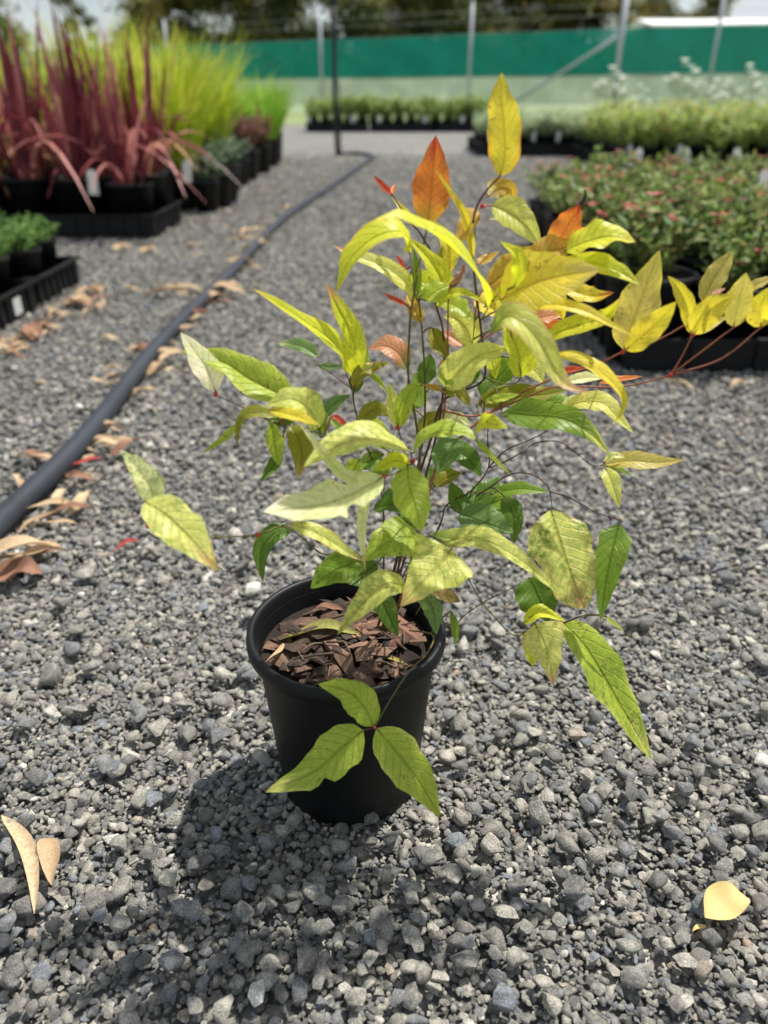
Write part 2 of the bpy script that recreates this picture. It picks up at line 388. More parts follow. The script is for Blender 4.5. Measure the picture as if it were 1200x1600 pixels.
M_TWIG = simple('dry_twig', (92, 76, 62), 0.85, 0.4, 90)
for k in range(14):
    a = rnd.uniform(0, 6.28); r = (RS - 0.018) * math.sqrt(rnd.random()); q = np.array([r * math.cos(a), r * math.sin(a), SOILZ + 0.011]); t = rnd.uniform(0, 6.28); l = rnd.uniform(0.008, 0.016); d = np.array([math.cos(t), math.sin(t), rnd.uniform(-.2, .3)])
    b = MB(); b.tube(catmull([q - d * l, q + np.array([0, 0, rnd.uniform(0, .004)]), q + d * l], 6), [0.0011, .001, .001, .0009, .0008, .0005], 5); obj('twig', b.mesh('twig', M_TWIG), soil)

# ---- leaf material: colour from the mesh, mottling in alpha, veins from uv
def leaf_mat():
    m, n, p, o = mat('nandina_leaf')
    a = nd(n, 'ShaderNodeAttribute', attribute_name='col'); t = nd(n, 'ShaderNodeTexCoord'); oi = nd(n, 'ShaderNodeObjectInfo')
    uv = nd(n, 'ShaderNodeUVMap', uv_map='uv'); sp = nd(n, 'ShaderNodeSeparateXYZ'); n.links.new(uv.outputs[0], sp.inputs[0])
    u = math_(n, 'ABSOLUTE', math_(n, 'SUBTRACT', sp.outputs[0], 0.5)); v = sp.outputs[1]
    off = nd(n, 'ShaderNodeVectorMath', operation='ADD'); n.links.new(t.outputs['Object'], off.inputs[0])
    n.links.new(oi.outputs['Random'], off.inputs[1])
    zf = noise(n, 300, 4, 0.7, off.outputs[0]); zl = noise(n, 55, 3, 0.6, off.outputs[0])
    # side veins: lines running outward and forward from the midrib
    wob = math_(n, 'MULTIPLY', math_(n, 'SUBTRACT', zl.outputs['Fac'], 0.5), 0.12)
    ph = math_(n, 'ADD', math_(n, 'MULTIPLY', math_(n, 'SUBTRACT', v, math_(n, 'MULTIPLY', u, 0.42)), 9.0), math_(n, 'MULTIPLY', wob, 6))
    fr = math_(n, 'ABSOLUTE', math_(n, 'SUBTRACT', math_(n, 'FRACT', ph), 0.5))
    side = ramp(n, fr, [(0.0, (1, 1, 1)), (0.10, (0, 0, 0))])
    midr = ramp(n, u, [(0.012, (1, 1, 1)), (0.045, (0, 0, 0))])
    vein = math_(n, 'MAXIMUM', math_(n, 'MULTIPLY', side.outputs[0], 0.45), midr.outputs[0])
    green = mixc(n, 0.7, mixc(n, 1.0, a.outputs['Color'], (0.36, 0.56, 0.26), 'MULTIPLY'), lin((104, 138, 52)))
    mot = ramp(n, zf.outputs['Fac'], [(0.43, (0, 0, 0)), (0.57, (1, 1, 1))])
    big_ = ramp(n, zl.outputs['Fac'], [(0.35, (0.15,) * 3), (0.65, (1,) * 3)])
    mf = math_(n, 'MULTIPLY', math_(n, 'MULTIPLY', mot.outputs[0], big_.outputs[0]), a.outputs['Alpha'])
    c = mixc(n, mf, a.outputs['Color'], green)
    # large soft colour drift so that no leaf is one flat tone
    dr = ramp(n, zl.outputs['Fac'], [(0.3, (0.84, 0.9, 0.78)), (0.7, (1.16, 1.1, 1.2))])
    c = mixc(n, 1.0, c, dr.outputs[0], 'MULTIPLY')
    c = mixc(n, math_(n, 'MULTIPLY', vein, 0.55), c, mixc(n, 1.0, c, (0.62, 0.55, 0.4), 'MULTIPLY'))
    zs = noise(n, 420, 2, 0.5, off.outputs[0]); spot = ramp(n, math_(n, 'MULTIPLY', zs.outputs['Fac'], math_(n, 'ADD', zl.outputs['Fac'], 0.5)), [(0.70, (0, 0, 0)), (0.76, (1, 1, 1))])
    c = mixc(n, math_(n, 'MULTIPLY', spot.outputs[0], 0.7), c, lin((120, 84, 48)))
    fine = noise(n, 900, 2, 0.6, off.outputs[0]); c = mixc(n, 1.0, c, ramp(n, fine.outputs['Fac'], [(0.3, (0.96,) * 3), (0.7, (1.28,) * 3)]).outputs[0], 'MULTIPLY')
    n.links.new(c, p.inputs['Base Color']); p.inputs['Roughness'].default_value = 0.42; p.inputs['Specular IOR Level'].default_value = 0.38
    h = math_(n, 'ADD', math_(n, 'MULTIPLY', vein, -0.8), math_(n, 'MULTIPLY', zl.outputs['Fac'], 0.9))
    bump(n, p, h, 0.7, 0.0016)
    tr = nd(n, 'ShaderNodeBsdfTranslucent')
    n.links.new(mixc(n, 1.0, c, (1.14, 1.18, 0.72), 'MULTIPLY'), tr.inputs[0])
    ms = nd(n, 'ShaderNodeMixShader'); ms.inputs[0].default_value = 0.5
    n.links.new(p.outputs[0], ms.inputs[1]); n.links.new(tr.outputs[0], ms.inputs[2]); n.links.new(ms.outputs[0], o.inputs[0])
    return m
M_LEAF = leaf_mat()
M_STEM = simple('nandina_cane', (98, 92, 48), 0.55, 0.3, 40)
M_RSTEM = simple('nandina_red_stalk', (146, 84, 60), 0.5, 0.25, 60)
M_DSTEM = simple('nandina_brown_stalk', (84, 58, 46), 0.6, 0.3, 60)
M_NODE = simple('nandina_red_joint', (190, 48, 40), 0.5, 0.2, 90)

PAL = dict(Y=(236, 216, 76), YG=(216, 218, 66), LG=(178, 194, 74), G=(128, 156, 56), DG=(94, 124, 46), BG=(114, 142, 84), PL=(236, 236, 178), CR=(250, 242, 210),
           OC=(206, 188, 106), OR=(232, 132, 62), RD=(206, 74, 56), AM=(206, 166, 72), OL=(146, 142, 48), TN=(208, 166, 116), MT=(228, 226, 128), PK=(214, 150, 120), BR=(124, 84, 60))
def shape(v, kind):
    if kind == 'd':   # broad at the base, straight to the tip
        return min(1.0, (v / 0.13) ** 0.7) * (1 - max(0, (v - 0.13) / 0.87)) ** 0.92 if v > 0 else 0
    if kind == 's':   # strap
        return min(1, (v / 0.18) ** 0.8) * min(1, ((1 - v) / 0.55) ** 0.85)
    if kind == 'b':   # blunt
        return min(1, (v / 0.25) ** 0.75) * min(1, ((1 - v) / 0.14) ** 0.5) * (1 - 0.45 * max(0, v - 0.45) / 0.55)
    return (max(v, 0) ** 0.72) * (max(1 - v, 0) ** 1.12) + (0.012 if 0 < v < 0.98 else 0)
PM = {'e': 0.0, 'd': 0.0, 's': 0.0, 'b': 0.0}
LEAVES = []
def L(c, wpx, P, dz=0.0, dt=None, tip=None, mot=0.25, fold=0.5, k='e', face=0.55, bite=None, edge=None, base=None):
    LEAVES.append(dict(c=c, w=wpx, P=P, dz=dz, dt=dt, tip=tip, mot=mot, fold=fold, k=k, face=face, bite=bite, edge=edge, base=base))
def pxpt(x, y, d): return atY(x, y, POT[1] + d)
def build_leaf(S, idx):
    r = random.Random(900 + idx)
    P2 = S['P']; n = len(P2)
    (x0, y0), (x1, y1) = P2[0][:2], P2[-1][:2]
    dt = S['dt'] if S['dt'] is not None else -(y1 - y0) * 0.00020 + r.uniform(-0.012, 0.012)
    pts3 = [pxpt(p[0], p[1], S['dz'] + dt * (i / (n - 1))) for i, p in enumerate(P2)]
    NL, NW = 18, 8
    C = catmull(pts3, NL + 1); T = np.gradient(C, axis=0); T /= np.linalg.norm(T, axis=1)[:, None]
    mpp = np.linalg.norm(pts3[0] - CP) / FPX * 0.93
    prof = [shape(i / NL, S['k']) for i in range(NL + 1)]; pm = max(prof)
    V = []; Cc = []; UV = []
    c0 = np.array(lin(PAL[S['c']])); ct = np.array(lin(PAL[S['tip']])) if S['tip'] else None
    ce = np.array(lin(PAL[S['edge']])) if S['edge'] else None; cb = np.array(lin(PAL[S['base']])) if S['base'] else None
    ph1, ph2 = r.uniform(0, 6), r.uniform(0, 6); wav = r.uniform(0.02, 0.07)
    last = None
    for i in range(NL + 1):
        v = i / NL; p = C[i]; t = T[i]
        tc_ = CP - p; tc_ /= np.linalg.norm(tc_)
        nn = S['face'] * tc_ + (1 - S['face']) * np.array([0.12, 0.10, 1.0]) + 0.12 * np.array([math.sin(ph1), math.cos(ph2), 0])
        nn = nn - t * (nn @ t); nl = np.linalg.norm(nn)
        if nl < 0.2: nn = tc_ - t * (tc_ @ t); nl = np.linalg.norm(nn) + 1e-9
        nn /= nl; sd = np.cross(t, nn)
        if last is not None and sd @ last < 0: sd = -sd; nn = -nn
        last = sd
        # projected width of the blade equals the width seen
        vis_ = np.linalg.norm(sd - tc_ * (sd @ tc_)); sc = 1 / max(vis_, 0.55)
        hw = 0.5 * 1.08 * S['w'] * mpp * sc * prof[i] / pm
        for j in range(NW + 1):
            q = j / NW * 2 - 1; q_ = q
            hwj = hw * (1 + 0.05 * math.sin(v * 13 + ph1 + q) + 0.04 * math.sin(v * 29 + ph2))
            if S['bite']:
                for (sdx, bv, bw, bd) in S['bite']:
                    if q * sdx > 0: hwj *= 1 - bd * max(0, 1 - abs(v - bv) / bw) ** 0.6 * abs(q)
            fa = S['fold']
            lift = hwj * abs(q) * fa - hwj * fa * 0.5 * q * q + hw * wav * 2 * math.sin(v * 17 + ph2 + (2 if q > 0 else 0)) * q * q
            V.append(p + sd * hwj * q * math.sqrt(max(0.2, 1 - 0.4 * fa * fa)) + nn * lift)
            cc = c0.copy()
            if cb is not None: f = max(0, 1 - v / 0.32); cc = cc * (1 - f) + cb * f
            if ce is not None: f = max(0, abs(q) - 0.72) / 0.28 * (0.38 + 0.3 * math.sin(v * 9 + ph1)); cc = cc * (1 - f) + ce * f
            if ct is not None:
                f = max(0, min(1, (v - 0.74 + 0.09 * math.sin(5 * q + ph1)) / 0.2)); cc = cc * (1 - f) + ct * f
            Cc.append(tuple(np.clip(cc, 0, 1)) + (S['mot'],)); UV.append((j / NW, v))
    F = [(i * (NW + 1) + j, i * (NW + 1) + j + 1, (i + 1) * (NW + 1) + j + 1, (i + 1) * (NW + 1) + j) for i in range(NL) for j in range(NW)]
    return hmesh('leaf', V, F, M_LEAF, Cc, UV), pts3[0], pts3

# ---- top of the shrub
L('Y', 48, [(781, 276), (789, 240), (787, 190), (783, 150), (784, 113)], 0.00, 0.015, edge='OR', face=0.8, fold=0.15, mot=0.05)
L('OR', 56, [(668, 352), (673, 305), (677, 262), (681, 211)], 0.02, 0.01, tip='RD', base='AM', face=0.8, fold=0.2, mot=0.05)
L('Y', 13, [(740, 410), (730, 350), (712, 312), (676, 260)], 0.0, -0.01, k='s')
L('RD', 10, [(612, 304), (597, 290), (583, 274)], 0.02); L('OR', 8, [(613, 303), (614, 296), (617, 287)], 0.02)
L('Y', 10, [(645, 347), (628, 326), (612, 307)], 0.02, k='s')
L('YG', 33, [(762, 482), (747, 432), (702, 383), (652, 351), (615, 341), (584, 347)], -0.03, -0.03, k='e', face=0.35, mot=0.05, tip='Y')
L('YG', 37, [(641, 398), (628, 366), (604, 364), (574, 379), (548, 405), (536, 430), (526, 458)], -0.01, -0.02, k='s', face=0.4, mot=0.05, edge='AM')
L('MT', 26, [(652, 470), (643, 453), (617, 427), (587, 411), (550, 398), (520, 383)], 0.01, 0.01, tip='PK', edge='Y')
L('YG', 34, [(655, 464), (690, 446), (672, 408), (637, 371)], 0.0, 0.01, fold=0.6, mot=0.05)
L('LG', 36, [(664, 470), (682, 455), (701, 446)], -0.01)
L('G', 15, [(650, 466), (652, 430), (646, 385)], 0.0); L('OL', 14, [(682, 428), (686, 405), (691, 384)], 0.01)
L('Y', 26, [(703, 425), (700, 385), (676, 342)], 0.02, fold=0.5); L('YG', 24, [(690, 440), (697, 410), (690, 380)], 0.03)
L('AM', 28, [(744, 326), (730, 350), (712, 388)], 0.01, face=0.8); L('AM', 15, [(746, 413), (760, 405), (780, 393)], 0.01); L('BR', 14, [(702, 452), (718, 432), (726, 410)], 0.0)
L('AM', 28, [(763, 306), (779, 295), (799, 299), (801, 332)], 0.02, 0.0, k='s', base='CR', face=0.7); L('PL', 7, [(795, 337), (780, 340), (763, 343)], 0.03)
L('MT', 44, [(768, 321), (795, 332), (822, 354), (846, 388)], 0.01, -0.01, edge='Y', face=0.6, mot=0.35)
L('OR', 42, [(868, 392), (880, 365), (894, 342), (907, 319)], 0.0, 0.0, tip='RD', base='Y', face=0.8, fold=0.2)
L('YG', 38, [(884, 392), (915, 379), (955, 370), (993, 378)], -0.01, -0.01, edge='Y', tip='Y', mot=0.1, face=0.45)
L('YG', 28, [(876, 408), (930, 412), (967, 425), (1000, 445)], -0.01, -0.02, edge='Y', mot=0.1)
L('Y', 88, [(783, 468), (820, 448), (868, 434), (940, 421)], -0.035, -0.015, face=0.6, fold=0.3, mot=0.1, tip='OC')
L('AM', 38, [(762, 448), (790, 425), (815, 404), (845, 384)], 0.0, 0.0, edge='Y'); L('AM', 40, [(826, 404), (866, 391), (905, 382)], -0.005, 0.0, edge='OC')
L('YG', 24, [(803, 448), (812, 420), (806, 397), (782, 377)], -0.04, 0.0)
L('Y', 26, [(872, 446), (905, 458), (930, 463), (960, 457)], -0.01, -0.01, tip='RD'); L('LG', 30, [(790, 485), (800, 465), (812, 452)], 0.0)
L('Y', 18, [(824, 482), (858, 476), (893, 480), (925, 491), (956, 508), (994, 527)], -0.03, -0.02, k='s', mot=0)
L('YG', 28, [(848, 533), (872, 519), (905, 508), (941, 498), (956, 485), (968, 466)], -0.02, -0.01, mot=0.2, tip='Y')
L('PK', 26, [(830, 505), (850, 495), (885, 492)], 0.03); L('OR', 12, [(834, 510), (834, 495), (838, 472)], 0.03, k='s'); L('OR', 26, [(850, 520), (862, 512), (880, 500)], 0.035)
L('MT', 42, [(766, 520), (790, 496), (815, 504), (845, 538), (867, 578), (885, 603), (922, 613)], -0.05, -0.03, base='G', tip='PK', edge='PK', mot=0.2, face=0.5, k='s')
L('YG', 46, [(814, 590), (811, 556), (797, 522), (781, 498)], -0.02, 0.0, mot=0.15); L('YG', 24, [(815, 586), (832, 562), (850, 543)], -0.015)
L('MT', 52, [(694, 608), (715, 583), (750, 556), (798, 544)], -0.02, 0.0, mot=0.15); L('LG', 34, [(696, 606), (702, 580), (722, 548)], -0.025)
L('Y', 19, [(858, 556), (885, 557), (913, 566), (938, 581), (960, 601), (975, 624), (971, 645), (956, 664)], -0.03, -0.03, k='s', mot=0, face=0.4)
L('RD', 12, [(878, 581), (895, 578), (915, 576)], 0.0); L('PL', 18, [(884, 597), (915, 590), (942, 591)], 0.0); L('OR', 11, [(938, 599), (965, 593), (1005, 588)], 0.0)
L('OL', 36, [(745, 632), (790, 622), (840, 618), (884, 610)], 0.01, 0.0, mot=0.4); L('LG', 14, [(757, 628), (785, 622), (812, 616)], -0.01)
L('G', 46, [(783, 645), (830, 650), (880, 655), (920, 676), (952, 710)], -0.01, -0.03, base='DG', tip='MT', mot=0.3, k='s')
L('MT', 30, [(882, 636), (913, 628), (943, 631), (962, 649), (990, 677)], 0.0, -0.02, mot=0.2); L('PL', 18, [(876, 640), (900, 628), (928, 640)], 0.01)
L('YG', 30, [(743, 673), (760, 662), (794, 669)], -0.03, -0.01, face=0.4, mot=0.05)
# ---- long right-hand branch
L('OC', 60, [(975, 547), (990, 500), (1009, 448), (1031, 390)], -0.02, 0.01, edge='Y', face=0.8, fold=0.12, mot=0.15)
L('Y', 38, [(977, 547), (1004, 524), (1033, 498), (1057, 471)], -0.03, -0.01, face=0.75, fold=0.2, edge='OC')
L('Y', 24, [(1081, 522), (1074, 482), (1060, 452), (1043, 431)], -0.02, 0.0, face=0.75); L('Y', 40, [(1084, 522), (1100, 496), (1122, 476), (1150, 461)], -0.03, -0.005, face=0.75, edge='OC')
L('OC', 32, [(1097, 472), (1112, 441), (1130, 414), (1145, 391)], -0.01, 0.01, face=0.75); L('OC', 11, [(1087, 523), (1115, 507), (1146, 488)], -0.02, k='s'); L('CR', 9, [(1150, 496), (1166, 486), (1183, 489)], -0.02)
L('OC', 36, [(1146, 511), (1152, 480), (1160, 450), (1166, 426)], -0.03, 0.0, face=0.8, edge='Y', fold=0.15); L('OC', 15, [(1165, 456), (1185, 444), (1215, 430)], -0.02)
L('Y', 38, [(1189, 511), (1188, 482), (1203, 448)], -0.03, 0.0, face=0.8); L('Y', 36, [(1206, 506), (1226, 478), (1252, 446)], -0.03, 0.0, face=0.7); L('PK', 7, [(1112, 462), (1122, 456), (1134, 450)], -0.03)
# ---- left upper
L('YG', 26, [(541, 585), (539, 562), (529, 543), (508, 524), (485, 508), (455, 488), (422, 467), (395, 451)], 0.0, -0.02, edge='AM', tip='Y', face=0.4, mot=0.1, k='s')
L('YG', 36, [(551, 592), (557, 555), (547, 518), (526, 476), (510, 442)], 0.0, 0.0, fold=0.7, tip='PK', edge='Y', mot=0.15); L('G', 26, [(556, 596), (566, 568), (570, 536)], 0.005)
L('BG', 22, [(498, 558), (468, 540), (433, 537)], 0.05, 0.01, tip='PL', mot=0.5); L('BG', 12, [(497, 571), (515, 574), (538, 572)], 0.04)
L('PK', 36, [(637, 577), (623, 553), (601, 541), (576, 545)], 0.03, 0.0, base='BG', mot=0.2); L('OL', 24, [(553, 606), (562, 584), (582, 575), (609, 566)], -0.01, edge='OR', mot=0.2)
L('DG', 24, [(553, 614), (558, 590), (561, 560)], 0.0); L('LG', 10, [(575, 583), (592, 596), (607, 616)], 0.0, k='s')
L('MT', 26, [(621, 668), (613, 634), (606, 596)], -0.02, 0.0, fold=0.6); L('LG', 30, [(622, 668), (631, 636), (642, 612), (658, 599)], -0.02, 0.0, fold=0.5)
L('MT', 50, [(641, 706), (602, 690), (557, 688), (512, 706), (474, 730)], -0.06, -0.03, mot=0.7, face=0.3, edge='PL')
L('PL', 22, [(600, 744), (556, 749), (530, 736), (508, 711), (487, 685), (465, 657)], -0.08, -0.01, mot=0.4, k='s')
L('PL', 66, [(600, 744), (565, 765), (532, 780), (497, 790), (448, 796), (411, 800)], -0.085, -0.03, mot=0.3, face=0.3, tip='CR', fold=0.25, bite=[(-1, 0.36, 0.07, 0.75), (1, 0.25, 0.12, 0.5), (-1, 0.52, 0.04, 0.3)])
L('PL', 17, [(580, 763), (567, 800), (566, 845), (571, 896)], -0.09, -0.01, tip='TN', k='s', mot=0.3)
L('MT', 25, [(449, 818), (488, 830), (522, 849), (549, 867), (568, 877)], -0.07, -0.01, edge='AM', tip='BR', mot=0.7, k='s')
L('DG', 32, [(457, 826), (426, 836), (407, 866), (411, 910)], -0.05, -0.02, mot=0.2)
L('G', 54, [(568, 872), (542, 884), (512, 898), (485, 920)], -0.05, -0.02, mot=0.8, edge='LG')
L('LG', 66, [(657, 842), (632, 840), (602, 850), (568, 876)], -0.06, -0.02, mot=0.9, fold=0.2, edge='MT')
L('LG', 60, [(637, 726), (640, 762), (650, 796), (659, 832)], -0.07, -0.02, mot=0.1, face=0.75, fold=0.2)
L('DG', 24, [(584, 796), (612, 789), (642, 806)], -0.04, mot=0.3); L('BG', 20, [(600, 790), (615, 770), (640, 765)], -0.03)
L('MT', 108, [(706, 858), (680, 889), (655, 915), (625, 949)], -0.08, -0.03, k='d', mot=0.75, face=0.6, fold=0.3, tip='TN', edge='YG')
L('MT', 34, [(671, 835), (708, 843), (748, 841), (800, 866), (842, 898), (882, 936)], -0.05, -0.03, base='DG', mot=0.8, k='s')
L('MT', 46, [(634, 916), (602, 913), (566, 944), (527, 992)], -0.09, -0.02, mot=0.9, tip='OC'); L('DG', 36, [(590, 922), (604, 955), (622, 996)], -0.05, -0.01)
L('BG', 34, [(652, 918), (675, 948), (682, 993)], -0.05, -0.01, mot=0.1); L('TN', 26, [(673, 924), (698, 930), (719, 940)], -0.06, tip='BR', mot=0.9); L('G', 14, [(704, 955), (711, 985), (711, 1008)], -0.04)
# ---- centre
L('DG', 30, [(724, 802), (712, 776), (704, 752)], 0.0); L('BG', 16, [(724, 802), (735, 775), (746, 753)], -0.01); L('BG', 54, [(718, 802), (758, 818), (803, 832)], -0.02, -0.02)
L('DG', 34, [(788, 776), (802, 808), (803, 850)], -0.01, -0.02); L('G', 22, [(768, 772), (812, 764), (858, 769)], 0.02); L('DG', 34, [(738, 792), (764, 765), (780, 745)], 0.02); L('G', 40, [(745, 800), (775, 785), (800, 775)], 0.02)
L('LG', 28, [(646, 708), (664, 684), (695, 674), (726, 677), (744, 687)], -0.05, -0.01, mot=0.3, face=0.35, edge='PL'); L('BG', 46, [(718, 684), (697, 710), (684, 740)], -0.03, -0.02)
L('LG', 10, [(742, 686), (766, 711), (798, 742)], -0.04, k='s'); L('AM', 12, [(690, 611), (678, 606), (661, 601)], -0.01); L('OL', 24, [(692, 610), (715, 612), (736, 634)], -0.02)
L('DG', 30, [(660, 602), (668, 575), (673, 552)], 0.03); L('PK', 14, [(697, 590), (692, 576), (690, 560)], 0.03); L('G', 38, [(770, 602), (790, 577), (810, 558)], 0.01); L('DG', 20, [(735, 602), (742, 575), (747, 552)], 0.01); L('DG', 34, [(752, 620), (770, 600), (802, 590)], 0.015)
L('PL', 20, [(688, 668), (711, 652), (738, 666)], 0.0); L('MT', 44, [(739, 540), (729, 515), (712, 498), (693, 494)], 0.02, 0.0, mot=0.25, face=0.7); L('PK', 26, [(725, 540), (708, 528), (690, 518)], 0.04)
L('OL', 28, [(675, 512), (686, 540), (703, 562)], 0.01); L('YG', 15, [(683, 481), (697, 462), (726, 458), (759, 474)], 0.0); L('AM', 24, [(658, 505), (647, 482), (635, 460)], 0.0)
L('RD', 8, [(637, 478), (616, 468), (597, 457)], 0.0); L('RD', 8, [(633, 422), (623, 407), (618, 398)], 0.03)
# ---- left lower
L('CR', 40, [(337, 612), (326, 582), (306, 551), (282, 519)], -0.03, 0.01, face=0.6, fold=0.2, mot=0.03)
L('LG', 64, [(458, 624), (424, 610), (386, 590), (348, 566), (283, 548)], -0.02, 0.0, fold=0.75, edge='MT', mot=0.3)
L('MT', 48, [(497, 670), (484, 642), (455, 624), (415, 634)], -0.05, -0.01, edge='YG', mot=0.7); L('Y', 22, [(421, 640), (460, 650), (499, 664)], -0.06, edge='AM', mot=0.3)
L('G', 32, [(502, 682), (496, 650), (476, 617)], -0.03); L('BG', 22, [(504, 652), (522, 631), (548, 617)], -0.02)
L('OL', 20, [(440, 650), (405, 644), (376, 655), (369, 702)], -0.04, -0.01, mot=0.5, k='s'); L('LG', 12, [(374, 660), (350, 685), (315, 709)], -0.03)
L('LG', 28, [(424, 660), (430, 696), (436, 728)], -0.04); L('OL', 40, [(455, 664), (471, 702), (466, 748)], -0.045, tip='TN', mot=0.4); L('DG', 20, [(440, 705), (425, 730), (407, 753)], -0.03); L('DG', 28, [(418, 655), (446, 656), (474, 650)], -0.02)
L('G', 13, [(514, 652), (526, 664), (537, 677)], -0.03); L('RD', 10, [(519, 649), (531, 656), (545, 668)], -0.035); L('OL', 28, [(563, 670), (575, 646), (596, 640), (620, 652)], -0.02, mot=0.4)
L('LG', 28, [(562, 718), (552, 734), (544, 750)], -0.04); L('YG', 28, [(642, 726), (616, 721), (586, 736)], -0.06, -0.01, face=0.4); L('G', 30, [(600, 710), (575, 722), (552, 724)], -0.02); L('DG', 34, [(660, 760), (690, 740), (700, 715)], 0.01); L('OL', 24, [(680, 760), (700, 745), (722, 738)], 0.0)
L('PL', 42, [(241, 788), (235, 764), (215, 733), (188, 704)], -0.10, 0.0, mot=0.9, edge='LG'); L('MT', 66, [(226, 783), (262, 808), (301, 846), (342, 893)], -0.11, -0.02, mot=0.7, tip='TN', edge='PL', fold=0.3)
# ---- right lower
L('OC', 28, [(944, 725), (985, 720), (1025, 723), (1069, 719)], 0.0, -0.01, mot=0.3, edge='AM'); L('MT', 26, [(946, 731), (957, 756), (968, 794)], -0.01, -0.02); L('PL', 12, [(944, 723), (958, 712), (976, 715)], 0.0); L('G', 8, [(950, 729), (970, 735), (988, 744)], 0.0)
L('MT', 92, [(861, 796), (872, 840), (889, 892), (913, 952)], -0.04, -0.04, k='b', mot=1.0, tip='TN', edge='PK', fold=0.25, face=0.6); L('G', 48, [(968, 818), (957, 858), (946, 912), (938, 970)], -0.03, -0.04, k='s', mot=0.5, base='DG', fold=0.45); L('LG', 7, [(944, 962), (960, 975), (976, 986)], -0.06)
L('DG', 72, [(826, 902), (841, 935), (858, 972)], -0.03, -0.02, mot=0.15); L('YG', 22, [(818, 974), (845, 957), (884, 971)], -0.06, 0.0, face=0.3); L('MT', 72, [(836, 974), (850, 1006), (859, 1036), (865, 1072)], -0.07, -0.02, k='d', mot=0.5, tip='PK', edge='TN')
L('LG', 62, [(880, 973), (914, 1010), (950, 1070), (985, 1130), (1020, 1189)], -0.05, -0.04, mot=0.8, edge='MT', tip='MT'); L('YG', 24, [(817, 988), (828, 1015), (833, 1042)], -0.05)
# ---- spray hanging in front of the pot
L('LG', 50, [(584, 1135), (567, 1102), (541, 1079), (497, 1069)], -0.105, 0.015, mot=0.15, face=0.75, fold=0.2, edge='G'); L('LG', 68, [(568, 1141), (535, 1168), (490, 1206), (414, 1238)], -0.108, -0.01, mot=0.35, face=0.75, fold=0.2, tip='MT', bite=[(-1, 0.62, 0.06, 0.5)])
L('LG', 66, [(588, 1138), (620, 1176), (655, 1222), (688, 1277)], -0.105, -0.015, mot=0.15, face=0.75, fold=0.2, edge='MT')

for (c, w_, P, d) in [('G', 34, [(640, 640), (652, 615), (650, 580)], .03), ('LG', 34, [(600, 700), (585, 672), (560, 652)], 0.0), ('OL', 30, [(655, 690), (672, 660), (700, 640)], .02), ('DG', 36, [(700, 700), (730, 715), (752, 745)], .02), ('LG', 32, [(700, 560), (728, 570), (752, 590)], .02),
                      ('YG', 34, [(745, 540), (765, 560), (775, 592)], .015), ('G', 30, [(610, 720), (590, 742), (572, 775)], -.02), ('YG', 30, [(770, 470), (790, 440), (800, 405)], .02), ('Y', 34, [(740, 470), (765, 480), (792, 500)], .02), ('LG', 30, [(690, 470), (715, 480), (738, 500)], .02),
                      ('DG', 40, [(640, 880), (670, 868), (700, 880)], -.02), ('DG', 40, [(590, 880), (560, 900), (530, 905)], -.01), ('G', 36, [(660, 800), (640, 815), (610, 812)], -.03), ('OL', 30, [(530, 690), (505, 700), (480, 690)], -.01), ('YG', 30, [(640, 430), (660, 440), (680, 470)], .02), ('MT', 34, [(800, 560), (830, 575), (852, 600)], .01), ('Y', 30, [(840, 440), (870, 470), (880, 500)], .03), ('G', 34, [(840, 640), (868, 630), (900, 640)], .02)]:
    L(c, w_, P, d, mot=0.3)
